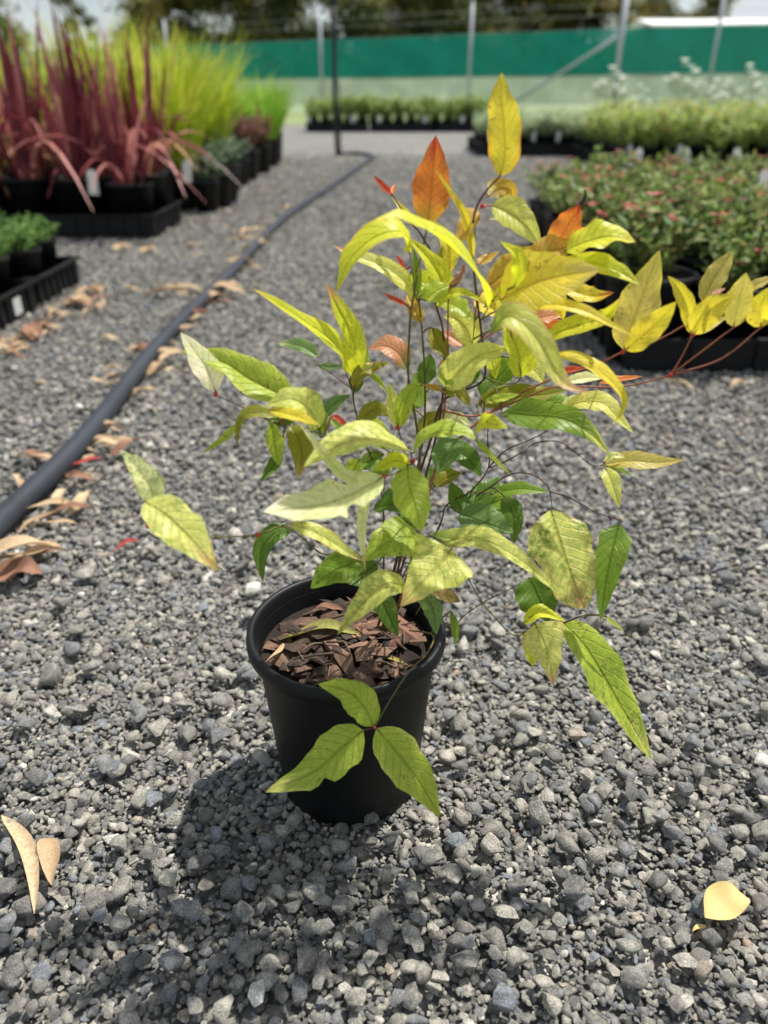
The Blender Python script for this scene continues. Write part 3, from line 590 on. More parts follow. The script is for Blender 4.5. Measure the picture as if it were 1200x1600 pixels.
# ---- canes and stalks: (kind, radius in mm, [(x, y, depth)])
STEMS = [
 ('c', 1.9, [(602, 985, 0.0), (628, 860, 0.0), (650, 760, 0.0), (672, 690, 0.0), (690, 630, 0.0), (720, 612, 0.0), (757, 590, 0.0), (752, 520, 0.0), (745, 465, 0.0), (740, 420, 0.0), (737, 370, 0.0), (743, 328, 0.0), (760, 298, 0.0), (781, 276, 0.0)], 'd'),
 ('c', 2.0, [(590, 980, 0.005), (630, 840, 0.01), (655, 730, 0.01), (650, 660, 0.01), (638, 590, 0.0), (641, 500, 0.0), (648, 452, 0.0), (656, 410, 0.01), (668, 352, 0.02)], 'c'),
 ('c', 1.8, [(598, 978, 0.01), (636, 800, 0.015), (660, 690, 0.015), (664, 600, 0.01), (659, 515, 0.005), (655, 470, 0.0)], 'c'),
 ('c', 1.7, [(606, 975, 0.0), (650, 800, 0.005), (685, 665, 0.005), (694, 570, 0.005), (691, 510, 0.005), (680, 470, 0.005), (690, 430, 0.01), (660, 370, 0.015), (640, 345, 0.02), (612, 304, 0.02)], 'd'),
 ('c', 1.5, [(612, 978, 0.0), (664, 800, 0.0), (692, 660, 0.0), (699, 545, 0.0), (702, 453, 0.0), (718, 432, 0.0)], 'r'),
 ('c', 1.3, [(612, 972, 0.0), (684, 828, 0.0), (697, 790, 0.0), (735, 768, 0.0), (763, 731, 0.0), (762, 690, 0.0), (763, 645, 0.0)], 'd'),
 ('c', 1.5, [(690, 640, 0.0), (730, 650, 0.0), (763, 645, 0.0), (827, 619, -0.005), (872, 604, -0.01), (957, 605, -0.015), (1005, 598, -0.02), (1048, 586, -0.025)], 'r'),
 ('c', 1.6, [(600, 972, 0.0), (640, 850, 0.0), (668, 760, -0.01), (715, 690, -0.005), (783, 632, 0.0), (861, 593, -0.005), (925, 573, -0.01), (973, 550, -0.02), (1030, 530, -0.02), (1088, 497, -0.02)], 'r'),
 ('c', 1.2, [(1048, 586, -0.025), (1066, 556, -0.025), (1082, 523, -0.025)], 'r'), ('c', 1.2, [(1048, 586, -0.025), (1098, 548, -0.03), (1146, 512, -0.03), (1184, 489, -0.02)], 'r'), ('c', 1.3, [(1048, 586, -0.025), (1113, 567, -0.03), (1150, 545, -0.03), (1189, 512, -0.03), (1225, 494, -0.03)], 'r'),
 ('c', 1.3, [(697, 607, -0.01), (725, 570, -0.005), (752, 530, -0.01), (768, 512, -0.03)], 'c'), ('c', 1.1, [(745, 470, 0.0), (752, 457, 0.0), (765, 447, 0.0), (783, 467, -0.03)], 'r'), ('c', 1.1, [(757, 590, 0.0), (790, 600, -0.01), (814, 589, -0.02), (800, 530, -0.02), (800, 492, -0.02), (824, 482, -0.03)], 'c'),
 ('c', 1.1, [(768, 321, 0.01), (757, 322, 0.005), (742, 330, 0.0)], 'r'), ('c', 1.0, [(763, 307, 0.015), (758, 302, 0.0)], 'r'),
 ('c', 1.0, [(763, 731, 0.0), (790, 704, 0.0), (822, 690, 0.0), (856, 672, 0.0), (883, 640, 0.0)], 'd'), ('c', 0.9, [(765, 731, 0.0), (790, 721, 0.0), (818, 705, 0.0), (838, 692, 0.01), (872, 690, 0.0), (898, 706, 0.0), (925, 727, 0.0), (945, 726, 0.0)], 'd'),
 ('c', 1.1, [(720, 790, 0.01), (769, 759, 0.0), (787, 746, 0.0), (808, 739, -0.01), (830, 741, -0.02), (849, 752, -0.03), (859, 768, -0.035), (863, 797, -0.04)], 'd'), ('c', 1.0, [(859, 768, -0.035), (890, 778, -0.03), (935, 802, -0.03), (970, 813, -0.03), (968, 819, -0.03)], 'd'),
 ('c', 0.9, [(640, 930, 0.0), (700, 975, -0.02), (730, 958, -0.02), (757, 940, -0.025), (796, 921, -0.03), (826, 903, -0.03)], 'd'), ('c', 1.0, [(660, 870, -0.02), (718, 885, -0.05), (737, 914, -0.05), (750, 936, -0.05), (769, 960, -0.055), (805, 994, -0.06), (836, 976, -0.065), (880, 974, -0.055)], 'c'),
 ('c', 1.2, [(600, 960, 0.0), (640, 880, -0.01), (668, 838, -0.045), (706, 857, -0.08)], 'c'), ('c', 1.2, [(596, 955, 0.0), (640, 860, -0.03), (656, 842, -0.055)], 'd'),
 ('c', 1.3, [(600, 960, 0.0), (636, 840, -0.03), (655, 760, -0.05), (645, 722, -0.06), (641, 706, -0.05)], 'd'), ('c', 0.9, [(645, 722, -0.06), (622, 738, -0.075), (600, 744, -0.082)], 'c'), ('c', 0.9, [(600, 744, -0.085), (588, 754, -0.088), (578, 766, -0.09)], 'c'),
 ('c', 1.2, [(590, 960, 0.0), (560, 890, -0.02), (520, 870, -0.03), (497, 862, -0.04), (470, 838, -0.05), (440, 822, -0.055), (401, 836, -0.075), (330, 839, -0.10), (280, 836, -0.105), (231, 822, -0.105), (228, 800, -0.105), (233, 786, -0.105)], 'c'),
 ('c', 0.9, [(560, 890, -0.02), (565, 880, -0.04), (568, 873, -0.05)], 'd'), ('c', 0.9, [(440, 822, -0.055), (449, 818, -0.068)], 'd'),
 ('c', 1.4, [(595, 960, 0.0), (600, 860, -0.01), (595, 760, -0.01), (570, 690, -0.02), (555, 640, -0.01), (550, 608, 0.0), (546, 596, 0.0), (541, 584, 0.0)], 'c'), ('c', 0.8, [(550, 608, 0.0), (520, 585, 0.02), (499, 570, 0.04), (497, 558, 0.048)], 'd'), ('c', 0.9, [(570, 690, -0.02), (530, 690, -0.03), (500, 676, -0.04), (460, 672, -0.035), (415, 655, -0.03), (370, 632, -0.03), (338, 618, -0.03)], 'd'),
 ('c', 0.9, [(600, 960, 0.0), (640, 760, 0.0), (630, 700, -0.01), (621, 668, -0.02)], 'd'), ('c', 0.8, [(600, 900, 0.0), (600, 760, 0.0), (618, 690, 0.0), (640, 620, 0.02), (637, 577, 0.03)], 'd'), ('c', 1.0, [(690, 640, 0.0), (696, 612, -0.015)], 'r'),
 ('c', 1.0, [(650, 960, -0.02), (665, 930, -0.03), (652, 918, -0.05)], 'c'), ('c', 0.9, [(610, 960, 0.0), (630, 930, -0.04), (634, 916, -0.09)], 'c'), ('c', 0.9, [(600, 950, 0.0), (590, 922, -0.05)], 'c'),
 ('c', 1.2, [(640, 985, -0.01), (676, 992, -0.055), (668, 1020, -0.088), (640, 1048, -0.098), (612, 1090, -0.102), (585, 1137, -0.106)], 'c'), ('c', 0.9, [(585, 1137, -0.106), (568, 1141, -0.108)], 'd'),
 ('c', 1.0, [(740, 760, 0.0), (724, 803, 0.0)], 'c'), ('c', 1.0, [(697, 790, 0.0), (720, 800, -0.01)], 'c'), ('c', 1.0, [(735, 768, 0.0), (770, 772, 0.01)], 'd'), ('c', 1.0, [(783, 632, 0.0), (784, 645, -0.008)], 'd'), ('c', 0.9, [(744, 687, -0.04), (743, 674, -0.03), (763, 645, 0.0)], 'c'),
 ('c', 0.9, [(885, 585, -0.01), (870, 570, -0.02), (857, 556, -0.03)], 'r'), ('c', 0.9, [(703, 425, 0.02), (702, 453, 0.0)], 'c'), ('c', 0.9, [(752, 500, 0.0), (762, 482, -0.03)], 'c'), ('c', 0.9, [(745, 470, 0.0), (738, 540, 0.02)], 'c'), ('c', 0.9, [(648, 455, 0.0), (641, 398, -0.01)], 'c'), ('c', 0.9, [(740, 400, 0.0), (744, 326, 0.01)], 'c'),
 ('c', 0.9, [(765, 447, 0.0), (800, 440, 0.0), (830, 404, -0.005), (868, 395, 0.0), (884, 392, -0.008)], 'r'), ('c', 0.9, [(800, 440, 0.0), (850, 425, -0.005), (876, 408, -0.01)], 'r'), ('c', 0.9, [(850, 425, -0.005), (872, 446, -0.01)], 'r'), ('c', 0.9, [(800, 500, -0.02), (825, 520, -0.02), (848, 533, -0.02)], 'c'),
]
nodes3 = []; stem_objs = []
for kd, rmm, P, mk in STEMS:
    p3 = [pxpt(x, y, d) for x, y, d in P]
    for i, q in enumerate(p3):
        if q[2] < SOILZ: p3[i] = q
    cpts = catmull(p3, max(6, 4 * len(p3)))
    rad_ = [rmm * 0.00052 * (1.0 - 0.42 * i / (len(cpts) - 1)) for i in range(len(cpts))]
    b = MB(); b.tube(cpts, rad_, 7)
    # little swollen joints along the cane
    so_ = obj('stem', hmesh('stem', b.V, b.F, {'c': M_STEM, 'r': M_RSTEM, 'd': M_DSTEM}[mk]), hero)
    stem_objs.append(so_); nodes3.append(cpts)
ALLN = np.concatenate(nodes3); OWN = np.concatenate([[i] * len(c) for i, c in enumerate(nodes3)])
for k, S in enumerate(LEAVES):
    me, b0, p3 = build_leaf(S, k)
    d = np.linalg.norm(ALLN - b0, axis=1); j = int(np.argmin(d + 0.6 * np.maximum(0, ALLN[:, 2] - b0[2]))); own = stem_objs[OWN[j]]
    lf = obj('leaf', me, own)
    # petiole from the joint to the blade, running on into the midrib
    q = ALLN[j]; mid = (q + b0) / 2 + np.array([0, 0, 0.12 * np.linalg.norm(q - b0)]); mid = mid if np.linalg.norm(q - b0) > 0.004 else (q + b0) / 2
    nxt = p3[0] + (p3[1] - p3[0]) * 0.25
    b = MB(); b.tube(catmull([q, mid, b0, nxt], 9), [0.00062] * 6 + [0.0005, 0.0004, 0.0002], 5)
    obj('petiole', hmesh('petiole', b.V, b.F, M_RSTEM if S['c'] in ('Y', 'OC', 'OR', 'RD', 'AM', 'CR') else M_STEM), own)
b = MB(); b.tube([pxpt(907, 320, 0.0), pxpt(912, 313, 0.0), pxpt(915, 305, 0.0), pxpt(914, 297, 0.0)], [0.0012, 0.001, 0.0008, 0.0006], 5)
obj('dried_leaf_tip', hmesh('dried_leaf_tip', b.V, b.F, M_RISER), hero)
for (x, y, d) in [(600, 744, -0.084), (231, 822, -0.106), (402, 836, -0.076), (337, 617, -0.031), (645, 720, -0.062), (621, 668, -0.022), (763, 646, -0.003), (1048, 586, -0.027), (973, 550, -0.022), (1082, 523, -0.026), (754, 322, 0.003), (585, 1137, -0.108)]:
    c = pxpt(x, y, d); b = MB(); r = 0.0014 if x != 585 else 0.001
    b.tube([c + np.array([0, 0, -r]), c + np.array([0, 0, -r * .6]), c, c + np.array([0, 0, r * .6]), c + np.array([0, 0, r])], [r * .25, r * .8, r, r * .8, r * .25], 8)
    obj('joint', hmesh('joint', b.V, b.F, M_NODE), hero)
#==BACK==
# ------------------------------------------------------------------ fallen leaves in the pot and dry litter
def litter_mesh(name, length, width, bend, twist, m, seed, arch=0.2):
    r = random.Random(seed); NL, NW = 10, 4; V = []; F = []
    for i in range(NL + 1):
        v = i / NL; x = (v - .5) * length; y = bend * length * math.sin(v * math.pi); z = arch * width * math.sin(v * math.pi * r.uniform(.9, 1.1)) + 0.1 * width * math.sin(v * 9 + seed)
        hw = width * .5 * (math.sin(math.pi * v ** .85) ** .7 if 0 < v < 1 else 0.03); a = twist * (v - .5)
        for j in range(NW + 1):
            q = j / NW * 2 - 1
            V.append((x, y + hw * q * math.cos(a), z + hw * q * math.sin(a) + hw * 0.45 * q * q + 0.002))
    F = [(i * (NW + 1) + j, i * (NW + 1) + j + 1, (i + 1) * (NW + 1) + j + 1, (i + 1) * (NW + 1) + j) for i in range(NL) for j in range(NW)]
    return mesh(name, V, F, m)
M_TAN = leafy('dry_leaf_tan', (172, 142, 108), (218, 194, 158), 0.15, 0.7, scale=40)
M_RUST = leafy('dry_leaf_rust', (124, 88, 70), (164, 124, 100), 0.15, 0.7, scale=40)
M_PINK = leafy('dry_leaf_red', (148, 48, 50), (196, 92, 84), 0.15, 0.7, scale=40)
M_GOLD = leafy('dry_leaf_yellow', (214, 184, 110), (234, 212, 150), 0.25, 0.7, scale=40)
M_LIME = leafy('fallen_leaf_green', (134, 140, 66), (196, 170, 110), 0.25, 0.6, scale=30)
LT = [litter_mesh('dry_leaf', 1.0, w, bd, tw, M_TAN, 40 + i, ar) for i, (w, bd, tw, ar) in enumerate([(.2, .12, 1.2, .3), (.26, -.18, -1.5, .5), (.16, .25, .8, .2), (.32, .05, 1.0, .4), (.14, -.1, 2.0, .6), (.62, .06, -.3, .2)])]
def recol(me, m): c = me.copy(); c.materials[0] = m; return c
LR = [recol(x, M_RUST) for x in LT]; LP = [recol(x, M_PINK) for x in LT]; LG_ = [recol(x, M_GOLD) for x in LT]; LL = [recol(x, M_LIME) for x in LT]
def litter(me, px, py, lpx, ang, label, group=None, z=0.009, tilt=0.25, name='dry_leaf'):
    p = ground(px, py, z); d = np.linalg.norm(p - CP)
    o = obj(name, me, None, p, (rnd.uniform(-tilt, tilt), rnd.uniform(-tilt, tilt), ang), lpx * d / FPX)
    return tag(o, label, 'leaf', group)
SZ = SOILZ + 0.010
litter(LL[0], 500, 996, 125, 0.05, 'tan and green fallen leaf lying on the bark inside the black pot', z=SZ, tilt=0.1, name='fallen_leaf')
litter(LL[2], 604, 1040, 66, -0.1, 'narrow lime fallen leaf lying at the front inside the pot rim', z=SZ - .003, tilt=0.1, name='fallen_leaf')
litter(LR[3], 512, 955, 50, 0.1, 'rust brown dry leaf lying on the bark towards the back inside the pot', z=SZ, tilt=0.15, name='fallen_leaf')
litter(LT[4], 430, 1020, 60, 1.2, 'curled tan dry leaf lying by the left wall inside the pot', z=SZ, tilt=0.2, name='fallen_leaf')
litter(litter_mesh('dry_leaf', 1.0, .11, .09, .5, M_TAN, 91, .25), 26, 1345, 185, -0.95, 'long curved tan dry leaf lying alone on the foreground gravel', z=.016, tilt=.08)
litter(LT[3], 76, 1346, 85, -1.1, 'short pale tan dry leaf lying beside a long curved one', z=.015, tilt=.1)
litter(LG_[5], 1135, 1420, 74, 0.4, 'round golden yellow dry leaf lying on the foreground gravel', tilt=0.1, z=.016)
litter(LG_[3], 1093, 1452, 22, 0.3, 'tiny yellow leaf scrap lying beside the round golden leaf')
litter(LP[0], 199, 853, 44, 0.7, 'pinkish dry leaf lying alone on gravel between pipe and pot')
litter(LR[5], 30, 902, 75, -0.1, 'rust red broad dry leaf lying beside the pipe near the tan bark heap')
litter(LP[4], 122, 728, 70, 0.55, 'crimson dry leaf pressed against the black pipe')
GP = 'dry leaves along the black pipe'; LPI = 'tan dry gum leaf lying along the black irrigation pipe'
for (x, y, l, a) in [(40, 860, 110, .6), (62, 822, 90, .8), (85, 795, 80, .5), (20, 880, 90, .3), (60, 868, 60, 1.0), (100, 780, 60, 1.4), (130, 745, 60, .2), (190, 690, 62, .9), (160, 690, 50, .6),
                     (172, 668, 55, .4), (215, 612, 44, .8), (240, 575, 50, 1.1), (262, 556, 50, .7), (275, 520, 60, .9), (258, 536, 40, .3), (300, 500, 44, .6), (330, 466, 62, .3), (352, 452, 60, .5), (345, 440, 40, 1.0),
                     (378, 410, 52, .4), (395, 386, 54, .6), (382, 372, 40, .9), (372, 366, 40, .3), (402, 362, 36, .5), (425, 350, 34, .4), (455, 326, 26, .6), (480, 312, 20, .5), (505, 296, 18, .6), (534, 276, 14, .5),
                     (50, 716, 62, -.25), (28, 755, 46, -.7), (135, 705, 30, .2), (158, 595, 52, -.3), (228, 545, 60, .3), (258, 460, 90, -.1), (300, 455, 40, -.2), (175, 585, 30, .6), (205, 545, 34, -.4)]:
    for q in range(2 if y > 350 else 1):
        litter((LT if rnd.random() < .8 else LR)[rnd.randrange(5)], x + q * rnd.uniform(-14, 22), y + q * rnd.uniform(-10, 14), l * rnd.uniform(.7, 1.1), a + rnd.uniform(-.5, .5), LPI, GP, z=0.012 + .003 * q)
GT = 'dry leaves beside the left trays'; LTR = 'tan dry gum leaf heaped beside the low black trays'
for k in range(52):
    t = rnd.random(); x = t * 150 + rnd.uniform(-8, 25); y = 545 - t * 90 + rnd.uniform(-14, 14) + (1 - t) * 4
    litter((LT if rnd.random() < .8 else LR)[rnd.randrange(6)], x, y, rnd.uniform(20, 44), rnd.uniform(0, 3.1), LTR, GT)
GS = 'scattered dry leaves on the open gravel'; LS = 'small pale dry leaf scattered on the open gravel'
for (x, y, l) in [(170, 530, 30), (150, 480, 26), (232, 395, 30), (190, 390, 26), (300, 385, 30), (205, 455, 30), (330, 345, 26), (352, 330, 24), (1060, 600, 50), (1155, 603, 40), (300, 400, 22), (440, 300, 16), (410, 300, 18), (60, 600, 30), (850, 470, 24)]:
    litter(LT[rnd.randrange(6)], x, y, l, rnd.uniform(-.4, .8), LS, GS)
del LL, LP

# ------------------------------------------------------------------ irrigation pipe and sprinkler riser
pp = [ground(x, y, 0.019) for x, y in [(-160, 990), (-80, 905), (0, 822), (130, 680), (250, 540), (345, 440), (430, 352), (500, 302), (545, 271), (577, 250)]]
end = ground(527, 240, 0.019)
pp += [ground(583, 244.5, 0.019), ground(572, 241, 0.019), ground(550, 239, 0.019), end]
b = MB(); C_ = catmull(pp, 160); C_[:, 0] += 0.006 * np.sin(np.linspace(0, 34, 160)); b.tube(C_, 0.0165, 14)
tag(obj('irrigation_pipe', b.mesh('irrigation_pipe', M_PIPE)), 'long black poly irrigation pipe snaking across the gravel', 'pipe')
top = atY(518, 2, end[1]); H = top[2]
rs = thing('sprinkler_riser', 'tall thin dark sprinkler riser post standing at the pipe end', 'sprinkler', (end[0], end[1], 0))
b = MB(); b.tube([(0, 0, 0), (-.01, 0, .5), (0, 0, H * .75), (-.008, 0, H)], 0.02, 8); obj('post', b.mesh('post', M_RISER), rs)
b = MB(); b.tube([(-.008, 0, H - .02), (-.008, 0, H + .02), (-.008, 0, H + .06), (-.008, 0, H + .085)], [.026, .03, .022, .012], 8); hd = obj('sprinkler_head', b.mesh('sprinkler_head', M_RISER), rs)
b = MB(); b.tube([(.03, 0, 0), (.03, 0, .55), (.025, 0, .62)], .008, 6); obj('side_tube', b.mesh('side_tube', M_RISER), rs)

# ------------------------------------------------------------------ trays and pots
def tray_mesh(lx, ly, h, name='tray'):
    b = MB(); t = 0.004; e = 0.012
    b.box((-lx / 2, -ly / 2, 0), (lx / 2, ly / 2, t))
    for (a, c) in (((-lx / 2, -ly / 2), (lx / 2, -ly / 2 + t)), ((-lx / 2, ly / 2 - t), (lx / 2, ly / 2)), ((-lx / 2, -ly / 2 + t), (-lx / 2 + t, ly / 2 - t)), ((lx / 2 - t, -ly / 2 + t), (lx / 2, ly / 2 - t))):
        b.box((a[0], a[1], t), (c[0], c[1], h - .006))
    # rolled rim and vertical ribs
    o = e
    for (a, c) in (((-lx / 2 - o, -ly / 2 - o), (lx / 2 + o, -ly / 2 + t)), ((-lx / 2 - o, ly / 2 - t), (lx / 2 + o, ly / 2 + o)), ((-lx / 2 - o, -ly / 2 + t), (-lx / 2 + t, ly / 2 - t)), ((lx / 2 - t, -ly / 2 + t), (lx / 2 + o, ly / 2 - t))):
        b.box((a[0], a[1], h - .006), (c[0], c[1], h))
    for i in range(1, 7):
        x = -lx / 2 + lx * i / 7; b.box((x - .006, -ly / 2 - .006, .002), (x + .006, -ly / 2, h - .006)); b.box((x - .006, ly / 2, .002), (x + .006, ly / 2 + .006, h - .006))
        y = -ly / 2 + ly * i / 7; b.box((lx / 2, y - .006, .002), (lx / 2 + .006, y + .006, h - .006)); b.box((-lx / 2 - .006, y - .006, .002), (-lx / 2, y + .006, h - .006))
    return b.mesh(name, M_TRAY, False)
def pot_mesh(r, h, n=24):
    b = MB(); rb = r * .76; z0 = h - .014
    b.lathe([(0, .004), (rb, .001), (rb + (r - .005 - rb) * z0 / h, z0), (r, z0 + .001), (r, h - .001), (r - .003, h), (r - .006, h - .003), (r * .9, h * .7), (0, h * .7)], n); return b.mesh('pot', M_POT)
def soil_mesh(r, h):
    b = MB(); b.lathe([(r * .93, h - .022), (r * .5, h - .014), (0, h - .012)], 16); return b.mesh('soil', M_SOIL)
POT14, POT20, POT17 = pot_mesh(.072, .14), pot_mesh(.10, .19, 28), pot_mesh(.085, .165)
SO14, SO20, SO17 = soil_mesh(.072, .14), soil_mesh(.10, .19), soil_mesh(.085, .165)
T_SM = tray_mesh(.33, .30, .075); T_BIG = tray_mesh(.44, .46, .09); T_WIDE = tray_mesh(.94, .46, .07)

def leafquad(b, p, d, up, l, w, c=None):
    d = d / (np.linalg.norm(d) + 1e-9); s = np.cross(d, up); s /= np.linalg.norm(s) + 1e-9
    b.add([p, p + d * l * .5 + s * w, p + d * l, p + d * l * .5 - s * w], [(0, 1, 2, 3)], c)
def jit(c, r, k=.18):
    f = 1 + r.uniform(-k, k); return tuple(min(1, v * f) for v in lin(c))
M_COL = leafy('foliage_by_colour', None, None, 0.35, 0.55, attr='col')
def shrub_foliage(seed, z0, rad, ht, nst, nl, cols, ll, lw, spread=.6, flowers=None, nf=0, fs=.012):
    """upright twiggy shrublet: thin stems carrying many small leaves; returns foliage mesh and flower mesh"""
    r = random.Random(seed); b = MB(); fb = MB()
    for k in range(nst):
        a = r.uniform(0, 6.28); rr = rad * math.sqrt(r.random()); sp = spread * rr / rad
        p0 = np.array([rr * .35 * math.cos(a), rr * .35 * math.sin(a), z0 - .02]); h = ht * r.uniform(.6, 1.1) * (1 - .25 * rr / rad)
        p1 = p0 + np.array([math.cos(a) * (rr * .8 + h * sp * .25), math.sin(a) * (rr * .8 + h * sp * .25), h])
        md = (p0 + p1) / 2 + np.array([r.uniform(-.02, .02), r.uniform(-.02, .02), h * .08]); C = catmull([p0, md, p1], 8)
        b.tube(C, [.0016] * 7 + [.0008], 3, jit((84, 78, 48), r))
        for i in range(nl):
            t = r.uniform(.12, 1.0); q = C[min(7, int(t * 7))] + (C[min(7, int(t * 7) + 1)] - C[min(7, int(t * 7))]) * (t * 7 % 1)
            az = r.uniform(0, 6.28); el = r.uniform(-.1, 1.1); d = np.array([math.cos(az) * math.cos(el), math.sin(az) * math.cos(el), math.sin(el)])
            leafquad(b, q, d, np.array([r.uniform(-.4, .4), r.uniform(-.4, .4), 1.]), ll * r.uniform(.6, 1.25), lw * r.uniform(.7, 1.2), jit(r.choice(cols), r))
        if flowers and r.random() < nf:
            for _ in range(r.randint(1, 3)):
                q = C[-1] + np.array([r.uniform(-.02, .02), r.uniform(-.02, .02), r.uniform(-.03, .01)]); c = jit(r.choice(flowers), r, .1)
                for m_ in range(5):
                    az = m_ * 1.257 + r.random(); leafquad(fb, q, np.array([math.cos(az), math.sin(az), .35]), np.array([0, 0, 1.]), fs, fs * .45, c)
    return b.mesh('foliage', M_COL, False), (fb.mesh('flowers', M_COL, False) if fb.V else None)
def grass_foliage(seed, z0, rad, ht, nb, cols, wd, droop=.5, lean=.5):
    r = random.Random(seed); b = MB()
    for k in range(nb):
        a = r.uniform(0, 6.28); h = ht * r.uniform(.55, 1.08); rr = rad * math.sqrt(r.random()); o = np.array([rr * math.cos(a), rr * math.sin(a), z0 - .02]); out = lean * r.uniform(.2, 1.1); dr = droop * r.uniform(.2, 1.2)
        P = [o + np.array([math.cos(a) * h * (out * .35 * t + dr * .55 * t * t), math.sin(a) * h * (out * .35 * t + dr * .55 * t * t), h * (t - .32 * dr * t ** 3)]) for t in np.linspace(0, 1, 6)]
        s = np.array([-math.sin(a + r.uniform(-.8, .8)), math.cos(a), 0]); V = []; c = jit(r.choice(cols), r)
        for i, p in enumerate(P):
            ww = wd * (1 - (i / 5) ** 2) * r.uniform(.9, 1.1) + .0006; V += [p - s * ww, p + s * ww]
        b.add(V, [(2 * i, 2 * i + 1, 2 * i + 3, 2 * i + 2) for i in range(5)], c)
    return b.mesh('foliage', M_COL)
def proto(name, label, cat, group, potm, soilm, fol, flo=None):
    t = thing(name, label, cat, (0, 0, 0), 0, group); obj('pot', potm, t); obj('soil', soilm, t); tag(obj('foliage', fol, t), kind='stuff')
    if flo: tag(obj('flowers', flo, t), kind='stuff')
    return t
def place(protos, spots, smin=.9, smax=1.1, z=0.006, relabel=None):
    used = set(); todo = []
    for (x, y) in spots:
        k = rnd.randrange(len(protos)); p = protos[k]; s = rnd.uniform(smin, smax)
        if k not in used:
            used.add(k); p.location = (x, y, z); p.rotation_euler = (0, 0, rnd.uniform(0, 6.28)); p.scale = (s,) * 3; o = p
        else: o = dup(p, (x, y, z), rnd.uniform(0, 6.28), s)
        todo.append((o, x, y))
    for o, x, y in todo:
        v = relabel(x, y) if relabel else None
        if v: o['label'], o['group'] = v
    for k, p in enumerate(protos):
        if k not in used:
            for ch in list(p.children): bpy.data.objects.remove(ch)
            bpy.data.objects.remove(p)
def tags(spots, label, group, h=.16, z=.12, w=.024):
    V = [(-w, 0, 0), (w, 0, 0), (w, 0, h - .012), (w - .008, 0, h), (-w + .008, 0, h), (-w, 0, h - .012)]
    V2 = [(x, .0012, q) for x, _, q in V]; F = [tuple(range(6)), tuple(range(11, 5, -1))] + [(i, (i + 1) % 6 + 0, (i + 1) % 6 + 6, i + 6) for i in range(6)]
    me = mesh('plant_tag', V + V2, F, M_TAG, False)
    for s in spots:
        tag(obj('plant_tag', me, None, (s[0], s[1], s[2] if len(s) > 2 else z), (rnd.uniform(-.25, .1), rnd.uniform(-.15, .15), rnd.uniform(-.5, .5))), label, 'plant tag', group)

# ---- right near bed: pink-flowered shrublets
GRN = [(104, 134, 62), (126, 154, 74), (86, 114, 58), (148, 166, 96), (120, 126, 70), (156, 152, 92)]
PNK = [(220, 96, 116), (206, 76, 92), (228, 128, 112), (214, 140, 150)]
pr = []
for i in range(7):
    f, fl = shrub_foliage(10 + i, .16, .078, .17, 26, 24, GRN, .027, .0062, .8, PNK, .28, .012)
    pr.append(proto('potted_shrublet', 'small green shrublet with pink flowers in black pot on the right bed', 'potted plant', 'pink-flowered pots in the right bed', POT17, SO17, f, fl))
sp = []; 
for r_ in range(9):
    for c_ in range(8):
        x = .56 + c_ * .178 + r_ * .006; y = 1.635 + r_ * .176 + c_ * .004
        if x < .5 * (y * .878 + .25) * 1.04 + .18 and not (r_ > 8 and c_ < 2): sp.append((x + rnd.uniform(-.01, .01), y + rnd.uniform(-.01, .01)))
place(pr, sp, .92, 1.12, .008, lambda x, y: ('pink-flowered shrublet in black pot, front row of the right bed beside open gravel', 'front row of the right bed') if y < 1.73 else
      ('pink-flowered shrublet in black pot along the path side of the right bed', 'path side of the right bed') if x < .70 else ('pink-flowered shrublet in black pot deep inside the right bed', 'inside the right bed'))
for r_ in range(4):
    for c_ in range(2):
        o = obj('tray', T_WIDE if c_ == 0 else T_WIDE, None, (.97 + r_ * .036 + c_ * .98, 1.77 + r_ * .475, .001)); tag(o, 'wide black plastic tray carrying pink-flowered pots in right bed', 'tray', 'trays under the right bed')
tags([(.575, 1.80, .2), (.80, 2.75, .27), (.93, 3.1, .28), (1.10, 3.05, .28), (1.3, 3.1, .28), (1.05, 2.3, .27), (1.22, 2.7, .27)], 'white plastic plant tag standing among pink-flowered pots', 'plant tags in the right bed', .055, .12, .014)

# ---- left low trays with feathery green plants
pr = []
for i in range(3):
    f, _ = shrub_foliage(60 + i, .13, .07, .10, 60, 34, [(110, 150, 70), (132, 168, 88), (92, 132, 62)], .017, .0022, .9)
    pr.append(proto('potted_fern', 'feathery bright green plant in black pot on the low tray', 'potted plant', 'feathery green pots on the low trays', POT14, SO14, f))
place(pr, [(-1.02, 2.33), (-1.0, 2.16), (-1.18, 2.33), (-1.17, 2.16), (-1.02, 2.0), (-1.17, 2.0), (-1.02, 1.84), (-1.17, 1.84)], .95, 1.1, .008, lambda x, y: ('feathery bright green plant in black pot on the stickered low tray', 'feathery pots on the stickered tray') if y < 2.08 else
      ('feathery bright green plant in black pot on the low tray without sticker', 'feathery pots on the plain tray'))
for i, (x, y) in enumerate([(-1.095, 2.255), (-1.095, 1.925)]):
    tag(obj('tray', T_SM, None, (x, y, .001)), ['low black tray with no sticker holding feathery green pots', 'low black tray with white sticker on its side holding feathery pots'][i], 'tray')
st = mesh('price_sticker', [(0, -.022, -.02), (0, .022, -.02), (0, .022, .022), (0, -.022, .022)], [(0, 1, 2, 3)], M_TAG, False)
tag(obj('price_sticker', st, None, (-.921, 1.945, .038)), 'small white sticker on the side of low black tray', 'sticker')
tags([(-1.06, 2.08, .15), (-1.2, 2.06, .16)], 'white plastic plant tag standing among the feathery green plants', 'tags in the feathery plants', .13)

